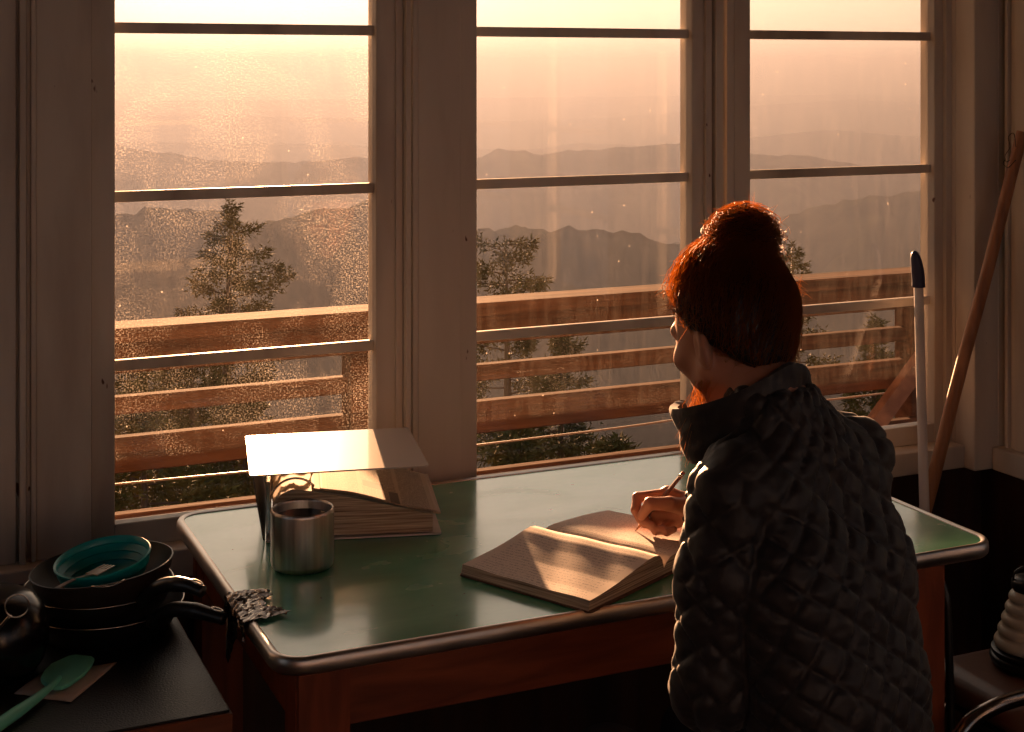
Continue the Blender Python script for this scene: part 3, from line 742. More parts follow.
# UV: rows run parallel to the spine
def block(name, us, zt, flip):
    vv = np.linspace(0, .262, 24)
    def zz(u, v): return float(np.interp(u, us, zt))*(1-.05*math.sin(v*11+u*9))+.0006*math.sin(v*60+u*40)
    u_ = np.linspace(us[0], us[-1], 46)
    bm = BM(); P = [[MN @ Vector((u, v, zz(u, v))) for v in vv] for u in u_]; A = grid_mesh(bm, P)
    uvl = bm.loops.layers.uv.new('UVMap'); idx = {A[i][j]: (j/(len(vv)-1), i/(len(u_)-1)) for i in range(len(u_)) for j in range(len(vv))}
    for f in bm.faces:
        for l in f.loops: l[uvl].uv = idx[l.vert]
    base = [[bm.verts.new(MN @ Vector((u+(-.004 if flip == 0 and i == 0 else 0), v, .0026))) for v in vv] for i, u in enumerate(u_)]
    nf = []
    for j0 in (0, len(vv)-1):
        for i in range(len(u_)-1): nf.append(bm.faces.new((A[i][j0], A[i+1][j0], base[i+1][j0], base[i][j0])))
    for i0 in (0, len(u_)-1):
        for j in range(len(vv)-1): nf.append(bm.faces.new((A[i0][j], A[i0][j+1], base[i0][j+1], base[i0][j])))
    for f in nf: f.material_index = 1
    for i in range(len(u_)-1):
        for j in range(len(vv)-1): f = bm.faces.new((base[i][j], base[i+1][j], base[i+1][j+1], base[i][j+1])); f.material_index = 1
    return link(name, bm, [M_page, M_edge2], NB, smooth=True, sharp=40)
M_edge2 = mat('page_edges', c3(200,184,164), .8); striae(M_edge2, c3(110,92,76), c3(214,198,176), 2, 420)
block('page_block', [.002, .03, .08, .13, .165, .185, .198, .206, .2115], [.0180, .0195, .0240, .0310, .0370, .0385, .0360, .0290, .0130], 0)
block('page_block', [.2120, .219, .232, .250, .28, .33, .38, .420], [.0130, .0205, .0255, .0270, .0255, .0205, .0150, .0110], 1)
# ================================================================ kitchen counter
CZ = .66; CX1 = -.047; CY0 = -.683
M_lam = noisy(mat('black_laminate', rough=.38, spec=.5), [(.4, c3(14,13,12)), (.62, c3(24,22,21)), (.72, c3(60,56,52))], scale=260, detail=2, bump=.35, bscale=300)
M_cab = wood('cabinet_wood', c3(84,40,22), c3(136,72,40), rough=.45, ax=(1.2,7,7), scale=4)
ct = empty('counter_cabinet', (-.65, -.34, -.02), 'low cabinet with a black laminate worktop left of the table', 'cabinet')
bm = BM(); box(bm, -1.25, CX1-.004, CY0+.006, -.004, CZ-.0035, CZ, .001); link('worktop', bm, M_lam, ct)
bm = BM(); box(bm, -1.25, CX1, CY0, -.004, CZ-.032, CZ-.0036, .002); link('worktop_edge', bm, M_cab, ct)
bm = BM(); box(bm, -1.23, CX1-.02, CY0+.03, -.006, -.02, CZ-.032, .002); link('body', bm, M_cab, ct)
for x0, x1 in ((-1.22, -.65), (-.64, CX1-.03)):
    bm = BM(); box(bm, x0, x1, CY0+.012, CY0+.03, .06, CZ-.045, .003); d = link('door', bm, M_cab, ct)
    bm = BM(); hx = x1-.05 if x0 < -1 else x0+.05
    tube(bm, spline([(hx, CY0+.012, .44), (hx, CY0-.012, .45), (hx, CY0-.012, .53), (hx, CY0+.012, .54)], 5), .004, 8); link('handle', bm, M_chrome, d, smooth=True)
# ---- pans
M_pan = noisy(mat('black_nonstick', rough=.38, spec=.5), [(.3, c3(14,12,11)), (.7, c3(24,21,19))], scale=9)
M_cast = noisy(mat('dark_cast_iron', rough=.5, spec=.5), [(.3, c3(30,22,18)), (.7, c3(46,34,28))], scale=12)
M_rim = mat('worn_metal_rim', c3(200,190,178), .25, metal=1.)
M_hdl = mat('black_plastic_handle', c3(30,27,25), .33)
def pan(name, c, r, h, label, m, hpts, tilt=None, rim=True, flare=.82):
    root = empty(name, c, label, 'pan', 'stacked pans on the counter')
    Mt = tilt or Matrix.Identity(4)
    bm = BM(); lathe(bm, [(0, 0), (r*flare-.006, 0), (r*flare, .003), (r*.96, h*.72), (r, h), (r-.0025, h+.0006), (r*.955-.0025, h*.72), (r*flare-.004, .006), (0, .0055)], 64, c, Mt)
    link('bowl', bm, m, root, smooth=True, sharp=60)
    if rim:
        bm = BM(); tube(bm, [Vector(c)+Mt @ Vector(((r-.0008)*math.cos(a), (r-.0008)*math.sin(a), h+.0006)) for a in np.linspace(0, 2*PI, 73)[:-1]], .0010, 6, closed=True)
        link('rim', bm, M_rim, root, smooth=True)
    if hpts:
        sp = spline(hpts, 7); nn = len(sp); bm = BM(); rs = []
        tube(bm, sp, [.0085+.0035*math.sin(PI*min(1, i/nn*1.1))+(.001 if i > nn*.6 else 0) for i in range(nn)], 12)
        for v in bm.verts: pass
        hd = link('handle', bm, M_hdl, root, smooth=True)
        e = Vector(sp[-4]); dd = (Vector(sp[-1])-Vector(sp[-5])).normalized(); sd = dd.cross(Vector((0,0,1))).normalized()
        bm = BM(); tube(bm, [e+Vector((0,0,.0112))+dd*.010*math.cos(a)+sd*.0045*math.sin(a) for a in np.linspace(0, 2*PI, 17)[:-1]], .0016, 6, closed=True)
        link('hanging_eye', bm, M_rim, hd, smooth=True)
    return root
c1 = at_d(105, 600, 2.453); c2 = at_d(99, 582, 2.445); c3_ = at_d(105, 566, 2.43)
pan('frying_pan', (c1.x, c1.y, CZ+.0006), .130, .045, 'black frying pan with a curved handle, lowest of the pan stack', M_pan, [at_d(*p) for p in ((150, 623, 2.37), (162, 614, 2.35), (175, 609.5, 2.335), (192, 610, 2.32), (208, 614, 2.31), (224, 619, 2.30))])
pan('frying_pan', (c2.x, c2.y, CZ+.030), .122, .048, 'black frying pan with a curved handle, second from the bottom of the stack', M_pan, [at_d(*p) for p in ((140, 603, 2.365), (150, 593, 2.35), (161, 586.5, 2.335), (174, 584, 2.322), (189, 586, 2.31), (203, 592, 2.30))])
tl = Matrix.Rotation(R(5), 4, VD) @ Matrix.Rotation(0, 4, 'X')
tl = Matrix.Rotation(R(-5), 4, VD)
cp = (c3_.x, c3_.y, CZ+.058)
p3_ = pan('saucepan', cp, .116, .058, 'dark cast pan with a pouring lip, topmost of the stack, under the teal bowl', M_cast, None, tilt=tl, rim=False, flare=.78)
bm = BM()     # pouring lip with a bright worn edge
aL = math.atan2(-VD.y*.93+VR.y*.35, -VD.x*.93+VR.x*.35)
tube(bm, [Vector(cp)+tl @ Vector(((.116+.006*math.sin(PI*k/8))*math.cos(aL-.22+.055*k), (.116+.006*math.sin(PI*k/8))*math.sin(aL-.22+.055*k), .0590-.002*math.sin(PI*k/8))) for k in range(9)], .0018, 6)
link('pouring_lip', bm, M_rim, p3_, smooth=True)
# ---- teal collapsible bowl with the fork
M_teal = noisy(mat('teal_silicone', rough=.38), [(.3, c3(8,138,140)), (.7, c3(16,158,156))], scale=5)
bt = Matrix.Rotation(R(-6), 4, VD) @ Matrix.Rotation(R(7), 4, VR)
bc = at_d(107, 588, 2.43)
bw = empty('teal_bowl', bc, 'teal collapsible bowl tilted on top of the pan stack, a fork in it', 'bowl')
prof = [(0, 0), (.046, 0), (.050, .003)]
for k in range(3): prof += [(.054+.0075*k, .008+.012*k), (.060+.0065*k, .011+.012*k), (.0615+.0065*k, .016+.012*k)]
prof += [(.0765, .050), (.0785, .052), (.0785, .055), (.0765, .0565), (.0745, .055)]
prof += [(.0725, .046), (.0745, .043), (.0700, .038), (.0655, .035), (.0680, .031), (.0635, .026), (.0590, .023), (.0615, .019), (.0570, .013), (.0500, .007), (0, .005)]
bm = BM(); lathe(bm, prof, 64, bc, bt); link('basin', bm, M_teal, bw, smooth=True, sharp=45)
fk0 = at_d(56, 589, 2.325); fk1 = at_d(91, 574.5, 2.372); fk2 = at_d(111, 564.5, 2.425)
fk = empty('fork', fk1, 'steel fork resting in the teal bowl with its handle over the rim', 'fork')
M_cut = mat('cutlery_steel', c3(170,160,150), .3, metal=1.)
fd = (fk2-fk1).normalized(); fs = fd.cross(Vector((0,0,1))).normalized()
bm = BM(); sp = spline([fk0, fk0.lerp(fk1, .5)+Vector((0,0,.003)), fk1], 6)
for i in range(len(sp)-1):
    w0 = .0045-.002*i/len(sp); a, b = sp[i], sp[i+1]
    box(bm, -w0, w0, 0, (b-a).length*1.02, -.0012, .0012, 0, M=Matrix.Translation(a) @ Matrix((tuple(fs)+(0,), tuple((b-a).normalized())+(0,), tuple(fs.cross((b-a).normalized()))+(0,), (0,0,0,1))).transposed())
link('handle', bm, M_cut, fk)
MF = Matrix.Translation(fk1) @ Matrix((tuple(fs)+(0,), tuple(fd)+(0,), tuple(fs.cross(fd))+(0,), (0,0,0,1))).transposed()
bm = BM(); box(bm, -.011, .011, 0, .030, -.001, .001, .0008, M=MF)
for k in range(4): box(bm, -.011+.0060*k, -.0075+.0060*k, .028, .052, -.001, .001, .0004, M=MF)
link('tines', bm, M_cut, fk)
# ---- round black kettle with a wire loop
M_enb = mat('black_enamel', c3(12,10,9), .22, spec=.45)
kc = at_d(-7, 636, 2.26); kc = Vector((kc.x, kc.y, CZ+.0006))
kt = empty('kettle', kc, 'round glossy black kettle with a thin wire loop at the left end of the counter', 'kettle')
bm = BM(); lathe(bm, [(0, 0), (.052, 0), (.063, .005), (.076, .024), (.083, .050), (.083, .076), (.074, .104), (.056, .122), (.034, .131), (0, .1335)], 56, kc); link('body', bm, M_enb, kt, smooth=True)
bm = BM(); lathe(bm, [(0, .132), (.008, .132), (.007, .135), (.011, .139), (.009, .143), (0, .144)], 24, kc); link('knob', bm, M_hdl, kt, smooth=True)
bm = BM(); s0 = kc-VR*.062+Vector((0, 0, .06)); tube(bm, spline([s0, s0-VR*.03+Vector((0, 0, .02)), s0-VR*.045+Vector((0, 0, .055))], 6), [.016]*3+[.013]*6+[.010]*4, 14); link('spout', bm, M_enb, kt, smooth=True)
lc = at_d(17, 606, 2.168)
bm = BM(); nrmv = -VD*.95+VR*.3; aa = nrmv.normalized().cross(Vector((0,0,1))).normalized(); bb_ = aa.cross(nrmv.normalized())
tube(bm, [lc+aa*.0168*math.cos(t)+bb_*.0168*math.sin(t) for t in np.linspace(0, 2*PI, 33)[:-1]], .0012, 8, closed=True)
e0 = lc-VR*.010-Vector((0,0,.0138)); 
for s in (-.0016, .0016): tube(bm, spline([e0+VR*s, e0+VR*s-VR*.022-Vector((0,0,.026))+VD*.004, e0+VR*s-VR*.040-Vector((0,0,.046))+VD*.016], 5), .0011, 6)
link('wire_loop', bm, M_chrome, kt, smooth=True)
# ---- napkin and spatula
M_nap = noisy(mat('paper_napkin', rough=.85), [(.3, c3(176,156,142)), (.7, c3(196,178,162))], scale=20, bump=.2)
q = [at_z(x, y, CZ) for x, y in ((14.5, 695), (41, 675), (117, 664), (71, 703.5))]
P = [[q[0].lerp(q[1], t).lerp(q[3].lerp(q[2], t), s)+Vector((0, 0, .0022+.0007*math.sin(9*s+4*t))) for t in np.linspace(0, 1, 8)] for s in np.linspace(0, 1, 14)]
o = uv_grid('paper_napkin', P, M_nap, None, th=.0015); tag(o, 'folded pale paper napkin under the mint spatula', 'napkin')
M_mint = mat('mint_silicone', c3(112,204,172), .42); M_mint.node_tree.nodes['Principled BSDF'].inputs['Subsurface Weight'].default_value = .0
spt = empty('spatula', at_z(60, 672, CZ), 'mint green spatula lying on the napkin on the black worktop', 'spatula')
hp = [(140, 545), (152, 522), (176, 498), (238, 470), (262, 466), (318, 472), (326, 480), (316, 502), (292, 528), (244, 564), (214, 577), (186, 578), (160, 566), (144, 556)]
pts = [at_z(x/3.454, 520+y/3.454, CZ+.010) for x, y in hp]
bm = BM(); prism(bm, [(p.x, p.y) for p in pts], CZ+.0048, CZ+.0115)
bmesh.ops.bevel(bm, geom=[e for e in bm.edges if abs(e.verts[0].co.z-e.verts[1].co.z) < 1e-5], offset=.0022, segments=3, affect='EDGES', profile=.6)
link('blade', bm, M_mint, spt, smooth=True, sharp=50)
hs = [at_z(205/3.454, 520+545/3.454, CZ+.013), at_z(170/3.454, 520+580/3.454, CZ+.013), at_z(100/3.454, 520+635/3.454, CZ+.013), at_z(0, 520+705/3.454, CZ+.012), at_z(-40, 752, CZ+.011)]
bm = BM(); sp = spline(hs, 8); nn = len(sp); tube(bm, sp, [.0048+.0042*min(1, max(0, (i-nn*.2)/(nn*.4))) for i in range(nn)], 14)
link('handle', bm, M_mint, spt, smooth=True)
# ================================================================ poles in the corner
M_alu = noisy(mat('white_painted_tube', rough=.35), [(.3, c3(196,190,186)), (.7, c3(214,208,204))], scale=8)
M_navy = mat('navy_plastic', c3(26,32,70), .4)
p0 = Vector((1.775, .018, 1.10)); 
pt_ = at_y(918.5, 284, .010); pb_ = at_y(924.5, 512, -.125)
dr_ = (pt_-pb_).normalized(); foot = pb_+dr_*((-.012-pb_.z)/dr_.z)
wp = empty('white_pole', foot, 'thin white metal pole with a curved navy grip leaning at the right window', 'pole')
bm = BM(); tube(bm, [foot, pt_], .0112, 20); link('shaft', bm, M_alu, wp, smooth=True, sharp=50)
g = [at_y(x, y, .008) for x, y in ((918.5, 287), (918.3, 278), (917.0, 266), (915.2, 256), (914.4, 250.5))]
bm = BM(); gs = spline(g, 5); tube(bm, gs, [float(np.interp(i, [0, 8, 14, 18, len(gs)-1], [.0160, .0155, .012, .0075, .002])) for i in range(len(gs))], 18); link('grip', bm, M_navy, wp, smooth=True)
bm = BM(); box(bm, -.05, .05, -.012, .012, -.018, .0, .002, M=Matrix.Translation(foot+Vector((0, 0, .016)))); link('foot', bm, M_navy, wp)
M_pole = wood('bare_wood_pole', c3(120,76,48), c3(176,122,82), rough=.5, ax=(10,10,1.2), scale=4)
wt = at_y(1023, 132, -.118); wb = at_y(926, 505, -.062)
dr_ = (wt-wb).normalized(); foot = wb+dr_*((-.012-wb.z)/dr_.z)
wd = empty('wooden_pole', foot, 'long bare wooden pole leaning diagonally into the right corner', 'pole')
bm = BM(); n = 14; tube(bm, [foot.lerp(wt, i/n)+VR*.0015*math.sin(i*1.3) for i in range(n+1)], [.0165-.0025*i/n for i in range(n+1)], 18); link('shaft', bm, M_pole, wd, smooth=True, sharp=50)
M_wire = mat('dark_wire', c3(60,52,46), .5, metal=1.)
w0_ = at_y(1010, 160, -.125); bm = BM()
tube(bm, spline([w0_, w0_+Vector((-.012, 0, -.004)), w0_+Vector((-.018, -.004, .012)), w0_+Vector((-.006, -.006, .03)), w0_+Vector((-.012, -.008, .055)), w0_+Vector((.008, -.004, .062)), w0_+Vector((.018, 0, .03))], 6), .0009, 6)
tube(bm, spline([w0_+Vector((.012, -.006, .0)), w0_+Vector((-.016, -.012, -.016)), w0_+Vector((-.026, -.006, -.008)), w0_+Vector((-.014, 0, .003))], 6), .0009, 6)
link('wire_loop', bm, M_wire, wd, smooth=True)
# ================================================================ chair with a lantern
M_leath = noisy(mat('brown_vinyl', rough=.42), [(.3, c3(92,58,42)), (.7, c3(122,80,58))], scale=6, bump=.1, bscale=90)
M_blk = mat('black_tube', c3(26,23,21), .35)
M_chr2 = mat('worn_chrome', c3(150,140,132), .22, metal=1.)
cx0, cx1, cy0, cy1 = 1.34, 1.80, -.80, -.50
ch = empty('cushioned_chair', ((cx0+cx1)/2, (cy0+cy1)/2, -.02), 'chrome framed chair with a brown vinyl seat at the right end of the table', 'chair')
def seat_sdf(P):
    q = np.abs(P-np.array([(cx0+cx1)/2, (cy0+cy1)/2, .415], np.float32))-np.array([(cx1-cx0)/2-.05, (cy1-cy0)/2-.05, .001], np.float32)
    q[:, 2] = q[:, 2]*1.45
    return (np.linalg.norm(np.maximum(q, 0), axis=1)-.047)*.75
V, Q = sdf_mesh(seat_sdf, (cx0-.03, cy0-.03, .36), (cx1+.03, cy1+.03, .50), .008)
link_me('seat', mesh_np('seat', V, Q), M_leath, ch, smooth=True)
bm = BM(); box(bm, cx0+.03, cx1-.03, cy0+.03, cy1-.03, .368, .385, .003); link('seat_base', bm, M_blk, ch)
yn = cy0-.012
bm = BM(); tube(bm, spline([(1.86, yn, .535), (1.66, yn, .518), (1.50, yn, .495), at_y(1024, 697, yn), at_y(992, 708, yn), at_y(966, 727, yn), (1.155, yn, .40), (1.145, yn, .25), (1.14, yn, -.008)], 9), .0135, 16); link('side_frame', bm, M_chr2, ch, smooth=True)
bm = BM(); tube(bm, spline([(1.84, yn, .535), (1.865, yn, .3), (1.875, yn, -.008)], 8), .0115, 14); link('leg', bm, M_chr2, ch, smooth=True)
for x in (1.155, 1.86):
    bm = BM(); tube(bm, [(x, yn, .372), (x+(.19 if x < 1.5 else -.06), cy0+.05, .376)], .009, 10); link('bracket', bm, M_chr2, ch, smooth=True)
    bm = BM(); tube(bm, spline([(x+(.22 if x < 1.5 else -.08), cy1-.05, .376), (x+(.20 if x < 1.5 else -.03), cy1+.02, .2), (x+(.18 if x < 1.5 else 0), cy1+.05, -.008)], 6), .0115, 12); link('leg', bm, M_chr2, ch, smooth=True)
fx = 1.300
bm = BM(); tube(bm, spline([(fx, -.70, -.008), (fx, -.66, .3), (fx, -.645, .56), (fx, -.635, .622), (fx, -.60, .640), (fx, -.42, .640), (fx, -.385, .62), (fx, -.37, .5), (fx, -.36, -.008)], 7), .0075, 14); link('back_frame', bm, M_blk, ch, smooth=True)
bm = BM(); box(bm, fx-.006, fx+.006, -.62, -.40, .47, .62, .004, seg=2); link('backrest', bm, M_blk, ch)
M_lant = noisy(mat('cream_translucent_plastic', rough=.4), [(.3, c3(196,180,156)), (.7, c3(214,198,174))], scale=6)
lcn = at_z(1031, 664, .452); lcn.z = .4515
ln = empty('camping_lantern', lcn, 'cream ribbed camping lantern with black cap and base on the brown seat', 'lantern')
bm = BM(); lathe(bm, [(0, 0), (.066, 0), (.074, .004), (.077, .012), (.075, .018), (.071, .020), (.074, .026), (.073, .030), (.066, .033), (0, .033)], 48, lcn); link('base', bm, M_blk, ln, smooth=True, sharp=50)
prof = []
for k in range(5):
    for t in np.linspace(0, 1, 7)[:-1]:
        r_ = .066-.0068*k-.0068*t; prof.append((r_+.0055*math.sin(PI*t), .034+.0215*(k+t)))
bm = BM(); lathe(bm, [(0, .034)]+prof+[(.032, .1425), (0, .143)], 48, lcn); link('shade', bm, M_lant, ln, smooth=True)
bm = BM(); lathe(bm, [(0, .143), (.034, .143), (.037, .148), (.036, .160), (.030, .166), (.012, .168), (0, .168)], 40, lcn); link('cap', bm, M_blk, ln, smooth=True, sharp=50)
bm = BM(); tube(bm, spline([Vector(lcn)+VR*-.034+Vector((0, 0, .155)), Vector(lcn)+VR*-.030+Vector((0, 0, .178)), Vector(lcn)+Vector((0, 0, .190)), Vector(lcn)+VR*.030+Vector((0, 0, .178)), Vector(lcn)+VR*.034+Vector((0, 0, .155))], 6), .0022, 8); link('carry_handle', bm, M_blk, ln, smooth=True)
# ================================================================ stool and person
C0 = Vector((.700, -1.15, 0)); BYAW = R(12)
FB = Vector((-math.sin(BYAW), math.cos(BYAW), 0)); RB = Vector((math.cos(BYAW), math.sin(BYAW), 0))
def L(r, f, z): return C0+RB*r+FB*f+Vector((0, 0, z))
def a3(v): return np.array(tuple(v), np.float32)
st = empty('stool', L(0, -.02, -.02), 'plain wooden stool under the seated person', 'stool')
bm = BM(); lathe(bm, [(0, .390), (.160, .390), (.170, .396), (.172, .410), (.168, .419), (0, .421)], 48, L(0, .01, 0)); link('seat', bm, M_twood, st, smooth=True, sharp=50)
for sx_, sy_ in ((-1, -1), (1, -1), (1, 1), (-1, 1)):
    bm = BM(); tube(bm, [L(.16*sx_, .01+.16*sy_, -.018), L(.11*sx_, .01+.11*sy_, .391)], [.014, .017], 12); link('leg', bm, M_tleg, st, smooth=True)
bm = BM(); tube(bm, [L(.142*math.cos(a), .01+.142*math.sin(a), .15)*1 for a in np.linspace(0, 2*PI, 33)[:-1]], .009, 8, closed=True); link('foot_ring', bm, M_chr2, st, smooth=True)
pr = empty('person', L(0, 0, -.02), 'person with a hair bun in a dark quilted jacket, seated and writing in the notebook', 'person')
# ---- head frame
HY, HP = R(9), R(20)
HO = at_d(731, 333, 2.17)
Hf = Vector((-math.sin(HY)*math.cos(HP), math.cos(HY)*math.cos(HP), -math.sin(HP))); Hr = Vector((math.cos(HY), math.sin(HY), 0)); Hu = Hr.cross(Hf)
HM = np.array([tuple(Hr), tuple(Hf), tuple(Hu)], np.float32).T      # columns
def to_head(P): return (P-a3(HO))@HM
def HW(x, y, z): return HO+Hr*x+Hf*y+Hu*z
NECK = L(-.028, .122, 1.114)
nk = (np.array(tuple(NECK-HO))@HM)
def head_sdf(P):
    Q = to_head(P)
    d = ell(Q, (0, -.015, .035), (.074, .094, .082))
    d = smin(d, ell(Q, (0, .030, -.020), (.060, .062, .080)), .03)
    for s in (-1, 1):
        d = smin(d, rcone(Q, (.052*s, -.002, -.050), (.010*s, .060, -.094), .020, .017), .025)
        d = smin(d, ell(Q, (.040*s, .062, -.022), (.021, .020, .018)), .02)
        d = smin(d, rcone(Q, (.010*s, .086, .022), (.040*s, .074, .022), .009, .009), .014)
    d = smin(d, ell(Q, (0, .066, -.098), (.016, .015, .013)), .015)
    d = smin(d, ell(Q, (0, .074, -.058), (.024, .018, .020)), .02)
    for s in (-1, 1): d = smax(d, -ell(Q, (.031*s, .094, .004), (.015, .013, .010)), .012)
    d = smin(d, rcone(Q, (0, .086, .014), (0, .106, -.020), .0065, .0095), .012)
    d = smin(d, ell(Q, (0, .108, -.025), (.0095, .010, .009)), .006)
    for s in (-1, 1): d = smin(d, ell(Q, (.011*s, .097, -.028), (.0075, .009, .007)), .005)
    d = smin(d, ell(Q, (0, .091, -.051), (.021, .0095, .0050)), .004)
    d = smin(d, ell(Q, (0, .089, -.063), (.019, .0095, .0060)), .004)
    d = smax(d, -rcone(Q, (-.022, .094, -.0570), (.022, .094, -.0570), .0016, .0016), .003)
    for s in (-1, 1):
        e = ell(Q-np.array([.075*s, -.018, -.018], np.float32), (0, 0, 0), (.010, .019, .031), np.array([[math.cos(.35), math.sin(.35)*-s*1., 0], [math.sin(.35)*s, math.cos(.35), .15], [0, -.15, 1]], np.float32))
        e = smax(e, -ell(Q, (.088*s, -.012, -.014), (.009, .010, .019)), .005)
        d = smin(d, e, .008)
    n = chain(Q, [(0, -.030, -.045), (0, -.045, -.10), tuple(nk)], [.050, .050, .056], .02)
    return smin(d, n, .03)
hc = np.array(tuple(HO))
M_skin = mat('skin', c3(186,130,104), .48); bs = M_skin.node_tree.nodes['Principled BSDF']
bs.inputs['Subsurface Weight'].default_value = .15; bs.inputs['Subsurface Radius'].default_value = (.01, .004, .002); bs.inputs['Subsurface Scale'].default_value = .6
VH, QH = sdf_mesh(head_sdf, hc-np.array([.15, .17, .25]), hc+np.array([.15, .17, .19]), .0026)
# ---- right hand with the pencil
S = lambda x, y, d: a3(at_d(x, y, d))
W_ = S(699, 509, 2.615)
IDX = [S(668, 494, 2.630), S(637.5, 497.5, 2.625), S(635.5, 510, 2.605), S(640, 520, 2.597)]
MID = [S(667, 504, 2.640), S(643, 512, 2.615), S(645, 523, 2.592), S(653, 526, 2.578)]
RNG_ = [S(670, 514, 2.630), S(651, 525, 2.600), S(656, 530.5, 2.575), S(664, 529, 2.570)]
PNK = [S(676, 520, 2.615), S(661, 530, 2.580), S(667, 532, 2.563), S(674, 529.5, 2.563)]
THB = [S(688, 508, 2.598), S(670, 504, 2.576), S(650, 503.5, 2.568), S(641.5, 516, 2.580)]
PW0 = a3(at_d(684, 472, 2.625)); PW1 = a3(at_d(634.5, 532, 2.603))
def hand_sdf(P):
    d = rcone(P, W_, IDX[0], .022, .0125)
    for f in (MID, RNG_, PNK): d = smin(d, rcone(P, W_, f[0], .021, .0125), .012)
    d = smin(d, chain(P, [IDX[0], MID[0], RNG_[0], PNK[0]], [.012]*4, .008), .01)
    d = smin(d, rcone(P, S(674, 513, 2.615), S(656, 517, 2.605), .0150, .0105), .010)
    d = smin(d, chain(P, THB, [.0165, .0125, .0105, .0078], .004), .010)
    for f, s in ((IDX, 1), (MID, 1.02), (RNG_, .96), (PNK, .84)):
        d = smin(d, chain(P, f, [.0108*s, .0092*s, .0082*s, .0068*s], .003), .0035)
    return smin(d, rcone(P, W_, FOREW, .0225, .029), .02)
EL_R = L(.205, .335, .845); FOREW = a3(Vector(W_)+(EL_R-Vector(W_)).normalized()*.10)
cH = (W_+IDX[1])/2
VR_, QR_ = sdf_mesh(hand_sdf, cH-np.array([.15, .17, .075]), cH+np.array([.17, .12, .075]), .0019)
# ---- left hand resting in the lap
LW = L(.045, .245, .635)
def LH(a, b, c):   # a along fingers, b across, c up
    d = (RB*.35+FB*.92+Vector((0, 0, -.16))).normalized(); s = d.cross(Vector((0, 0, 1))).normalized(); u = s.cross(d)
    return a3(LW+d*a+s*b+u*c)
def lhand_sdf(P):
    d = None
    for i, (b, ln, r) in enumerate(((.030, .90, .0092), (.010, 1.0, .0095), (-.010, .94, .009), (-.029, .76, .008))):
        m = LH(.085, b, .003)
        d0 = rcone(P, LH(0, b*.35, 0), m, .019, .0125)
        d = d0 if d is None else smin(d, d0, .014)
        f = chain(P, [m, LH(.085+.040*ln, b*1.1, .002), LH(.085+.064*ln, b*1.15, -.010), LH(.085+.082*ln, b*1.15, -.022)], [r+.001, r, r-.001, r-.0022], .003)
        d = smin(d, f, .004)
    d = smin(d, chain(P, [LH(.015, .018, -.004), LH(.045, .042, -.008), LH(.072, .055, -.012), LH(.094, .058, -.018)], [.015, .012, .0105, .008], .004), .01)
    return smin(d, rcone(P, LH(0, 0, 0), LH(-.09, 0, .01), .0225, .029), .02)
lw = np.array(tuple(LW)); VL_, QL_ = sdf_mesh(lhand_sdf, lw-np.array([.14, .14, .1]), lw+np.array([.2, .24, .1]), .0026)
# ---- trunk, arms and legs under the clothes
EL_L = L(-.150, .115, .745)
def J(r, f, z): return a3(L(r, f, z))
def trunk_sdf(P):
    d = None
    for s in (-1, 1):
        e = chain(P, [J(.055*s, .0, .53), J(.045*s, .02, .68), J(.055*s, .07, .88), J(.06*s, .10, .99)], [.095, .08, .088, .065], .03)
        d = e if d is None else smin(d, e, .05)
        d = smin(d, rcone(P, J(0, .105, 1.03), J(.12*s, .10, 1.01), .05, .043), .03)
        el = EL_L if s < 0 else EL_R; w = LW if s < 0 else Vector(W_)
        d = smin(d, chain(P, [J(.12*s, .10, 1.01), a3(el), a3(el.lerp(w, .75))], [.043, .036, .026], .01), .02)
        d = smin(d, chain(P, [J(.085*s, .0, .525), J(.10*s, .40, .50), J(.10*s, .37, .08)], [.082, .055, .038], .01), .03)
    return smin(d, rcone(P, J(0, .105, 1.03), a3(NECK), .05, .052), .02)
lo = np.array([.3, -1.4, .0]); hi = np.array([1.2, -.45, 1.15])
VT, QT = sdf_mesh(trunk_sdf, lo, hi, .010)
Vb = np.concatenate([VH, VR_, VL_, VT]); Qb = np.concatenate([QH, QR_+len(VH), QL_+len(VH)+len(VR_), QT+len(VH)+len(VR_)+len(VL_)])
body = link_me('body', mesh_np('body', Vb, Qb), M_skin, pr, smooth=True)
M_eye = mat('eye_white', c3(220,214,206), .15); M_iris = mat('iris', c3(50,34,24), .1)
for s in (-1, 1):
    bm = BM(); bmesh.ops.create_uvsphere(bm, u_segments=24, v_segments=16, radius=.0115, matrix=Matrix.Translation(HW(.031*s, .0775, .003)))
    e = link('eye', bm, M_eye, pr, smooth=True)
    bm = BM(); c_ = HW(.031*s, .0775, .003); d_ = (Hf*.93-Hu*.36).normalized(); bmesh.ops.create_uvsphere(bm, u_segments=18, v_segments=10, radius=.0055, matrix=Matrix.Translation(c_+d_*.0070))
    link('iris', bm, M_iris, e, smooth=True)
M_hair = noisy(mat('auburn_hair', rough=.42, spec=.5), [(.3, c3(18,8,5)), (.55, c3(30,13,7)), (.75, c3(52,22,10))], scale=40, stretch=(1,1,.35))
def hair_light(m):      # thin hair lets low sunlight through
    n = m.node_tree; b = n.nodes['Principled BSDF']; out = [x for x in n.nodes if x.type == 'OUTPUT_MATERIAL'][0]
    t = nd(m, 'ShaderNodeBsdfTranslucent'); t.inputs[0].default_value = (1., .50, .14, 1); mx = nd(m, 'ShaderNodeMixShader'); mx.inputs[0].default_value = .52
    lk(m, b.outputs[0], mx.inputs[1]); lk(m, t.outputs[0], mx.inputs[2]); lk(m, mx.outputs[0], out.inputs[0])
M_strand = mat('hair_strands', c3(46,26,16), .5, spec=.25); hair_light(M_strand)
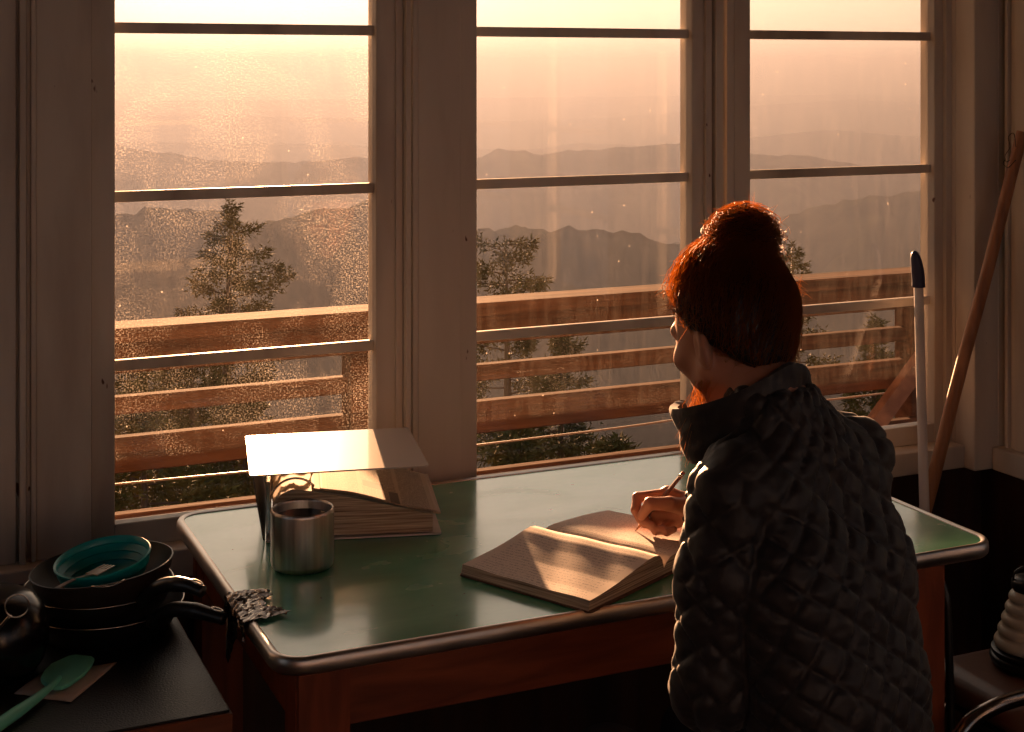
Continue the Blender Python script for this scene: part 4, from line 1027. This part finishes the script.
for s in (-1, 1):
    bm = BM(); tube(bm, spline([HW(.014*s, .0945, .021), HW(.028*s, .090, .027), HW(.046*s, .074, .021)], 5), [.0012]*4+[.0018]*4+[.0012]*3, 6); link('eyebrow', bm, M_hair, pr, smooth=True)
# ---- hair: swept up into a bun
BUN = HW(.0, -.058, .150); BUN = at_d(744, 238, 2.195)
bun_l = np.array(tuple(BUN-HO))@HM
def hair_cap(Q):
    d = ell(Q, (0, -.012, .030), (.083, .101, .097))
    d = smin(d, ell(Q, (bun_l[0]*.6, bun_l[1]*.7-.01, .088), (.028, .030, .038)), .03)
    d = smin(d, ell(Q, (0, -.042, -.036), (.052, .052, .048)), .03)
    face = (Q[:, 1]-(-.014+.82*Q[:, 2]))*.78                 # hairline plane, in front and below is face
    d = smax(d, face, .012)
    low = -(Q[:, 2]+.074+.35*(Q[:, 1]+.09)); d = smax(d, low, .01)
    for s in (-1, 1): d = smax(d, -ell(Q, (.088*s, -.006, -.028), (.030, .026, .034)), .010)
    for s in (-1, 1): d = smax(d, -ell(Q, (.075*s, .020, -.055), (.05, .050, .034)), .012)
    return d
def bun_sdf(Q): return ell(Q, tuple(bun_l), (.048, .046, .040))
def hair_sdf(P):
    Q = to_head(P); return smin(hair_cap(Q), bun_sdf(Q), .012)
Vh, Qh = sdf_mesh(hair_sdf, hc-np.array([.16, .18, .16]), hc+np.array([.16, .18, .25]), .0028)
Nh = normals_of(hair_sdf, Vh); Ql = to_head(Vh.astype(np.float32)); bq = Ql-bun_l
isb = np.clip((-(bun_sdf(Ql))+.012)/.012, 0, 1)
axb = np.array([0, -.35, .94]); a1 = np.array([1., 0, 0]); a2 = np.cross(axb, a1)
ang = np.arctan2(bq@a2, bq@a1); rad = np.linalg.norm(bq, axis=1)
disp = np.array([mnoise.noise(Vector((a*9, r*10, 0)))*.0028+mnoise.noise(Vector((a*26, r*14, 4)))*.0013 for a, r in zip(ang, rad)])
hb = bq@axb
dispb = np.array([mnoise.noise(Vector((math.cos(a)*1.6, math.sin(a)*1.6, h_*60+a*1.1)))*.0085+mnoise.noise(Vector((math.cos(a)*3, math.sin(a)*3, h_*190+a*2.)))*.0020 for a, h_ in zip(ang, hb)])
Vh = Vh+Nh*(disp*(1-isb)+dispb*isb)[:, None]
hair = link_me('hair', mesh_np('hair', Vh, Qh), M_hair, pr, smooth=True)
# loose strands following the sweep, over the surface
def strands(name, paths, r):
    Vs, Qs, n0 = [], [], 0
    for p in paths:
        p = np.array(p, float); n = len(p); t = np.gradient(p, axis=0); t /= np.linalg.norm(t, axis=1, keepdims=True)+1e-9
        a = np.cross(t, np.array([.3, .5, .8])); a /= np.linalg.norm(a, axis=1, keepdims=True)+1e-9; b = np.cross(t, a)
        rr = (r*(1-.7*np.linspace(0, 1, n)**2))[:, None]
        ring = np.stack([p+(a*math.cos(2*PI*k/3)+b*math.sin(2*PI*k/3))*rr for k in range(3)], 1).reshape(-1, 3)
        i0 = n0+np.arange(n-1)[:, None]*3+np.arange(3)[None]; i1 = n0+np.arange(n-1)[:, None]*3+(np.arange(3)[None]+1) % 3
        Vs.append(ring); Qs.append(np.stack([i0, i1, i1+3, i0+3], -1).reshape(-1, 4)); n0 += n*3
    return link_me(name, mesh_np(name, np.concatenate(Vs), np.concatenate(Qs)), M_strand, hair, smooth=True)
rg = np.random.default_rng(5)
cand = np.where((hair_cap(Ql) < .004) & (isb < .3))[0]
pick = rg.choice(cand, 3600); P0 = Ql[pick]; Tt = bun_l+np.array([0, -.004, -.028])
paths = [[] for _ in pick]; cur = P0.copy().astype(np.float32); offs = rg.uniform(.0006, 1, len(pick))**1.6*np.where(P0[:, 2] > .06, .0125, .007)+.0005; jit = rg.normal(0, 1, (len(pick), 3))*.0025
for k in range(12):
    f = k/11; tgt = Tt+jit*6; p = P0+(tgt-P0)*f*rg.uniform(.98, 1.0) if False else P0*(1-f)+tgt*f
    p = p.astype(np.float32)
    for _ in range(3):
        e = .002; g = np.zeros_like(p)
        for a in range(3):
            dd = np.zeros(3, np.float32); dd[a] = e; g[:, a] = hair_cap(p+dd)-hair_cap(p-dd)
        g /= np.linalg.norm(g, axis=1, keepdims=True)+1e-9
        p = p-g*(hair_cap(p)-offs*(.4+1.2*math.sin(PI*min(1, f*1.05))))[:, None]
    w = p@HM.T+a3(HO)
    for i in range(len(pick)): paths[i].append(w[i])
strands('swept_strands', paths, .00042)
paths = []
for i in range(1500):     # coils of the bun
    a0 = rg.uniform(0, 2*PI); t0 = rg.uniform(-1.2, 1.4); tilt = rg.normal(0, .25); le = rg.uniform(.8, 2.6); off = abs(rg.normal(0, .0065))+.0012; p = []
    for k in range(14):
        a = a0+le*k/13; ph = t0+tilt*(k/13)+.25*math.sin(a*2+i)
        v = np.array([math.cos(a)*math.cos(ph), math.sin(a)*math.cos(ph), math.sin(ph)]); q = a1*v[0]*.048+a2*v[1]*.046+axb*v[2]*.040
        q = q*(1+off/.045); p.append((bun_l+q)@HM.T+a3(HO))
    paths.append(p)
strands('bun_strands', paths, .00045)
paths = []
for i in range(900):     # flyaways
    j = rg.integers(len(Vh)); 
    if Ql[j][2] < .01 and rg.random() < .6: continue
    n = Nh[j]; t = np.cross(n, rg.normal(0, 1, 3)); t /= np.linalg.norm(t); ln = rg.uniform(.008, .036); p = []
    for k in range(6):
        s = k/5; p.append(Vh[j]+n*(ln*s*.55)+t*ln*(s*.9+.3*s*s))
    paths.append(p)
for i in range(60):      # wisps falling on the collar below the ear
    p0 = np.array(tuple(HW(-.060+rg.normal(0, .007), .004+rg.normal(0, .012), -.060))); e = np.array(tuple(HW(-.082+rg.normal(0, .014), .040+rg.normal(0, .018), -.140+rg.normal(0, .018))))
    paths.append([p0*(1-s)+e*s+np.array([rg.normal(0, .0015), 0, 0])-np.array([.010*math.sin(PI*s), .006*math.sin(PI*s), 0]) for s in np.linspace(0, 1, 7)])
strands('loose_wisps', paths, .00030)
# ---- trousers and shoes
M_jean = noisy(mat('dark_trousers', rough=.8), [(.3, c3(26,28,36)), (.7, c3(40,42,52))], scale=30)
def trous(P):
    d = None
    for s in (-1, 1):
        e = chain(P, [J(.080*s, .0, .528), J(.10*s, .40, .503), J(.105*s, .375, .07)], [.098, .067, .056], .015)
        d = e if d is None else smin(d, e, .04)
    d = smin(d, rcone(P, J(0, -.02, .55), J(0, .0, .64), .115, .10), .04)
    return smax(d, -(P[:, 2]-.050), .006)
VV, QQ = sdf_mesh(trous, np.array([.3, -1.42, 0.]), np.array([1.15, -.55, .78]), .0075)
link_me('trousers', mesh_np('trousers', VV, QQ), M_jean, pr, smooth=True)
M_boot = mat('dark_leather_boot', c3(44,34,28), .5)
for s in (-1, 1):
    def boot(P, s=s):
        d = chain(P, [J(.103*s, .37, .09), J(.105*s, .37, .035), J(.108*s, .46, .022), J(.112*s, .53, .018)], [.045, .046, .042, .036], .02)
        return smax(d, -(P[:, 2]+.019), .004)
    c_ = np.array(tuple(L(.105*s, .45, .05))); VV, QQ = sdf_mesh(boot, c_-np.array([.14, .18, .08]), c_+np.array([.14, .18, .12]), .006)
    link_me('boot', mesh_np('boot', VV, QQ), M_boot, pr, smooth=True)
# ---- quilted jacket
M_jack = noisy(mat('dark_quilted_nylon', rough=.5, spec=.35), [(.3, c3(31,26,26)), (.7, c3(44,38,37))], scale=14, bump=.25, bscale=70)
M_jack.node_tree.nodes['Principled BSDF'].inputs['Sheen Weight'].default_value = .15
shL = J(-.125, .100, 1.010); shR = J(.108, .105, 1.018)
ARM_L = [shL, J(-.143, .105, .900), a3(EL_L), a3(EL_L.lerp(LW, .90))]
ARM_R = [shR, J(.160, .20, .925), a3(EL_R), a3(EL_R.lerp(Vector(W_), .93))]
def torso_sdf(P):
    d = None
    for s in (-1, 1):
        e = chain(P, [J(.050*s, -.010, .47), J(.048*s, .0, .60), J(.048*s, .03, .74), J(.055*s, .07, .88), J(.060*s, .095, .975)], [.084, .085, .089, .098, .082], .03)
        d = e if d is None else smin(d, e, .06)
        d = smin(d, rcone(P, J(0, .105, 1.042), J(.112*s, .100, 1.022), .066, .060), .03)
    d = smin(d, rcone(P, J(0, .11, 1.05), a3(NECK), .07, .066), .03)
    d = smax(d, (P[:, 2]-(NECK.z+.030)), .006)
    return smax(d, -(P[:, 2]-.462), .01)
def armL(P): return chain(P, ARM_L, [.060, .058, .052, .038], .025)
def armR(P): return chain(P, ARM_R, [.054, .054, .050, .038], .025)
def jacket_sdf(P): return smin(smin(torso_sdf(P), armL(P), .022), armR(P), .022)
VJ, QJ = sdf_mesh(jacket_sdf, np.array([.32, -1.42, .42]), np.array([1.16, -.45, 1.18]), .0042)
NJ = normals_of(jacket_sdf, VJ, .004); Pf = VJ.astype(np.float32)
dT, dL, dR = torso_sdf(Pf), armL(Pf), armR(Pf)
def puff(u, w, p):
    s1 = np.abs(np.sin(PI*u/p)); s2 = np.abs(np.sin(PI*w/p)); return (1-np.exp(-s1*3.4))*(1-np.exp(-s2*3.4))
loc = Pf-a3(C0); lr = loc@a3(RB); lf = loc@a3(FB); lz = Pf[:, 2]
axf = np.interp(lz, [.47, .60, .74, .88, 1.0], [-.015, 0, .03, .07, .10])
th = np.arctan2(lr, -(lf-axf)); arc = th*.155
pT = puff(arc*.52+lz*.95+.004*np.sin(lz*30+arc*20), arc*.80-lz*.70+.003*np.sin(lz*44), .046)
def arm_uv(pts):
    best = np.full(len(Pf), 9.); s_ = np.zeros(len(Pf)); a_ = np.zeros(len(Pf)); acc = 0
    for i in range(len(pts)-1):
        a, b = pts[i], pts[i+1]; ba = b-a; l = float(np.linalg.norm(ba)); t = np.clip(((Pf-a)@ba)/(l*l), 0, 1); q = Pf-a-t[:, None]*ba; dd = np.linalg.norm(q, axis=1)
        m = dd < best; best[m] = dd[m]; s_[m] = (acc+t*l)[m]
        e1 = np.cross(ba/l, np.array([0, 0, 1.])); e1 /= np.linalg.norm(e1); e2 = np.cross(ba/l, e1)
        a_[m] = np.arctan2(q@e2, q@e1)[m]; acc += l
    return s_, a_*.056
sL, aL_ = arm_uv(ARM_L); sR, aR_ = arm_uv(ARM_R)
pL = puff(aL_*.7+sL*.8, aL_*.7-sL*.8, .054); pR = puff(aR_*.7+sR*.8, aR_*.7-sR*.8, .054)
w = np.where((dT < dL) & (dT < dR), pT, np.where(dL < dR, pL, pR))
dA = np.minimum(dL, dR); seam = np.clip(np.abs(dT-dA)/.010, 0, 1); seam = seam*seam*(3-2*seam)
wr = np.array([mnoise.noise(Vector((x*22, y*22, z*34)))*.0030+mnoise.noise(Vector((x*60, y*60, z*90)))*.0016 for x, y, z in VJ])
VJ2 = VJ+NJ*((w*.0084-.003)*(.25+.75*seam)+wr-.0045*(1-seam))[:, None]
jk = link_me('jacket', mesh_np('jacket', VJ2, QJ), M_jack, pr, smooth=True)
# standing collar, open and flared at the front
def collar_pt(ph, t, off=0.):
    a = abs(ph)/155.; fr = a*a*(3-2*a)
    ph = ph*(1+.13*t*fr); e = RB*math.sin(R(ph))-FB*math.cos(R(ph))
    rb_ = .045+.050*fr; base = NECK+e*rb_+Vector((0, 0, -.010-.088*fr))+FB*(.010+.018*fr)
    pt_e = max(0., (abs(ph)-118)/32.); base = base+Vector((0, 0, .034*pt_e*pt_e)); h = .078-.034*pt_e*pt_e; out = (.002+.026*fr**2)
    puffy = .0035*abs(math.sin(PI*t*2.02))**.5+.0045*mnoise.noise(Vector((ph*.035, t*3, 2)))+.002*mnoise.noise(Vector((ph*.16, t*5, 7)))
    return base+e*(out*t+puffy+off)+Vector((0, 0, h*t*(1-.10*fr)))+FB*(.012*fr*t)
bm = BM(); phs = np.linspace(-150, 150, 90); P = []
for ph in phs:
    row = [collar_pt(ph, t, .006) for t in np.linspace(0, 1, 14)]+[collar_pt(ph, t, -.006) for t in np.linspace(1, 0, 14)]
    P.append(row+[row[0]])
grid_mesh(bm, P); bmesh.ops.remove_doubles(bm, verts=bm.verts, dist=1e-6)
bmesh.ops.holes_fill(bm, edges=[e for e in bm.edges if e.is_boundary], sides=0)
link('collar', bm, M_jack, jk, smooth=True, sharp=70)
M_zip = mat('dark_zip', c3(60,54,50), .35, metal=.8)
zp = []
for z in np.linspace(.50, 1.03, 30):      # front zip laid on the surface
    f = .30
    for _ in range(24): f -= float(jacket_sdf(np.array([tuple(L(0, f, z))], np.float32))[0])*.9
    zp.append(L(0, f+.006, z))
bm = BM(); tube(bm, zp, .0038, 8); link('zip', bm, M_zip, jk, smooth=True)
# ---- pencil held in the hand
pc = empty('pencil', Vector(PW1), 'slim dark pencil held in the writing hand, its tip on the notebook page', 'pencil')
A_, B_ = Vector(PW1), Vector(PW0); D_ = (B_-A_).normalized()
M_pcl = mat('pencil_paint', c3(128,96,88), .35); M_pw = mat('sharpened_wood', c3(190,140,96), .6); M_lead = mat('graphite', c3(40,38,38), .4)
bm = BM(); tube(bm, [A_+D_*.020, B_-D_*.012], .0037, 6); link('barrel', bm, M_pcl, pc)
bm = BM(); tube(bm, [A_+D_*.005, A_+D_*.020], [.0010, .0037], 12); link('cone', bm, M_pw, pc, smooth=True)
bm = BM(); tube(bm, [A_, A_+D_*.005], [.0003, .0010], 8); link('lead', bm, M_lead, pc, smooth=True)
bm = BM(); tube(bm, [B_-D_*.012, B_-D_*.004], .0039, 12); link('ferrule', bm, M_rim, pc, smooth=True)
bm = BM(); tube(bm, [B_-D_*.004, B_], [.0036, .0032], 12); link('eraser', bm, mat('eraser', c3(150,70,62), .7), pc, smooth=True)
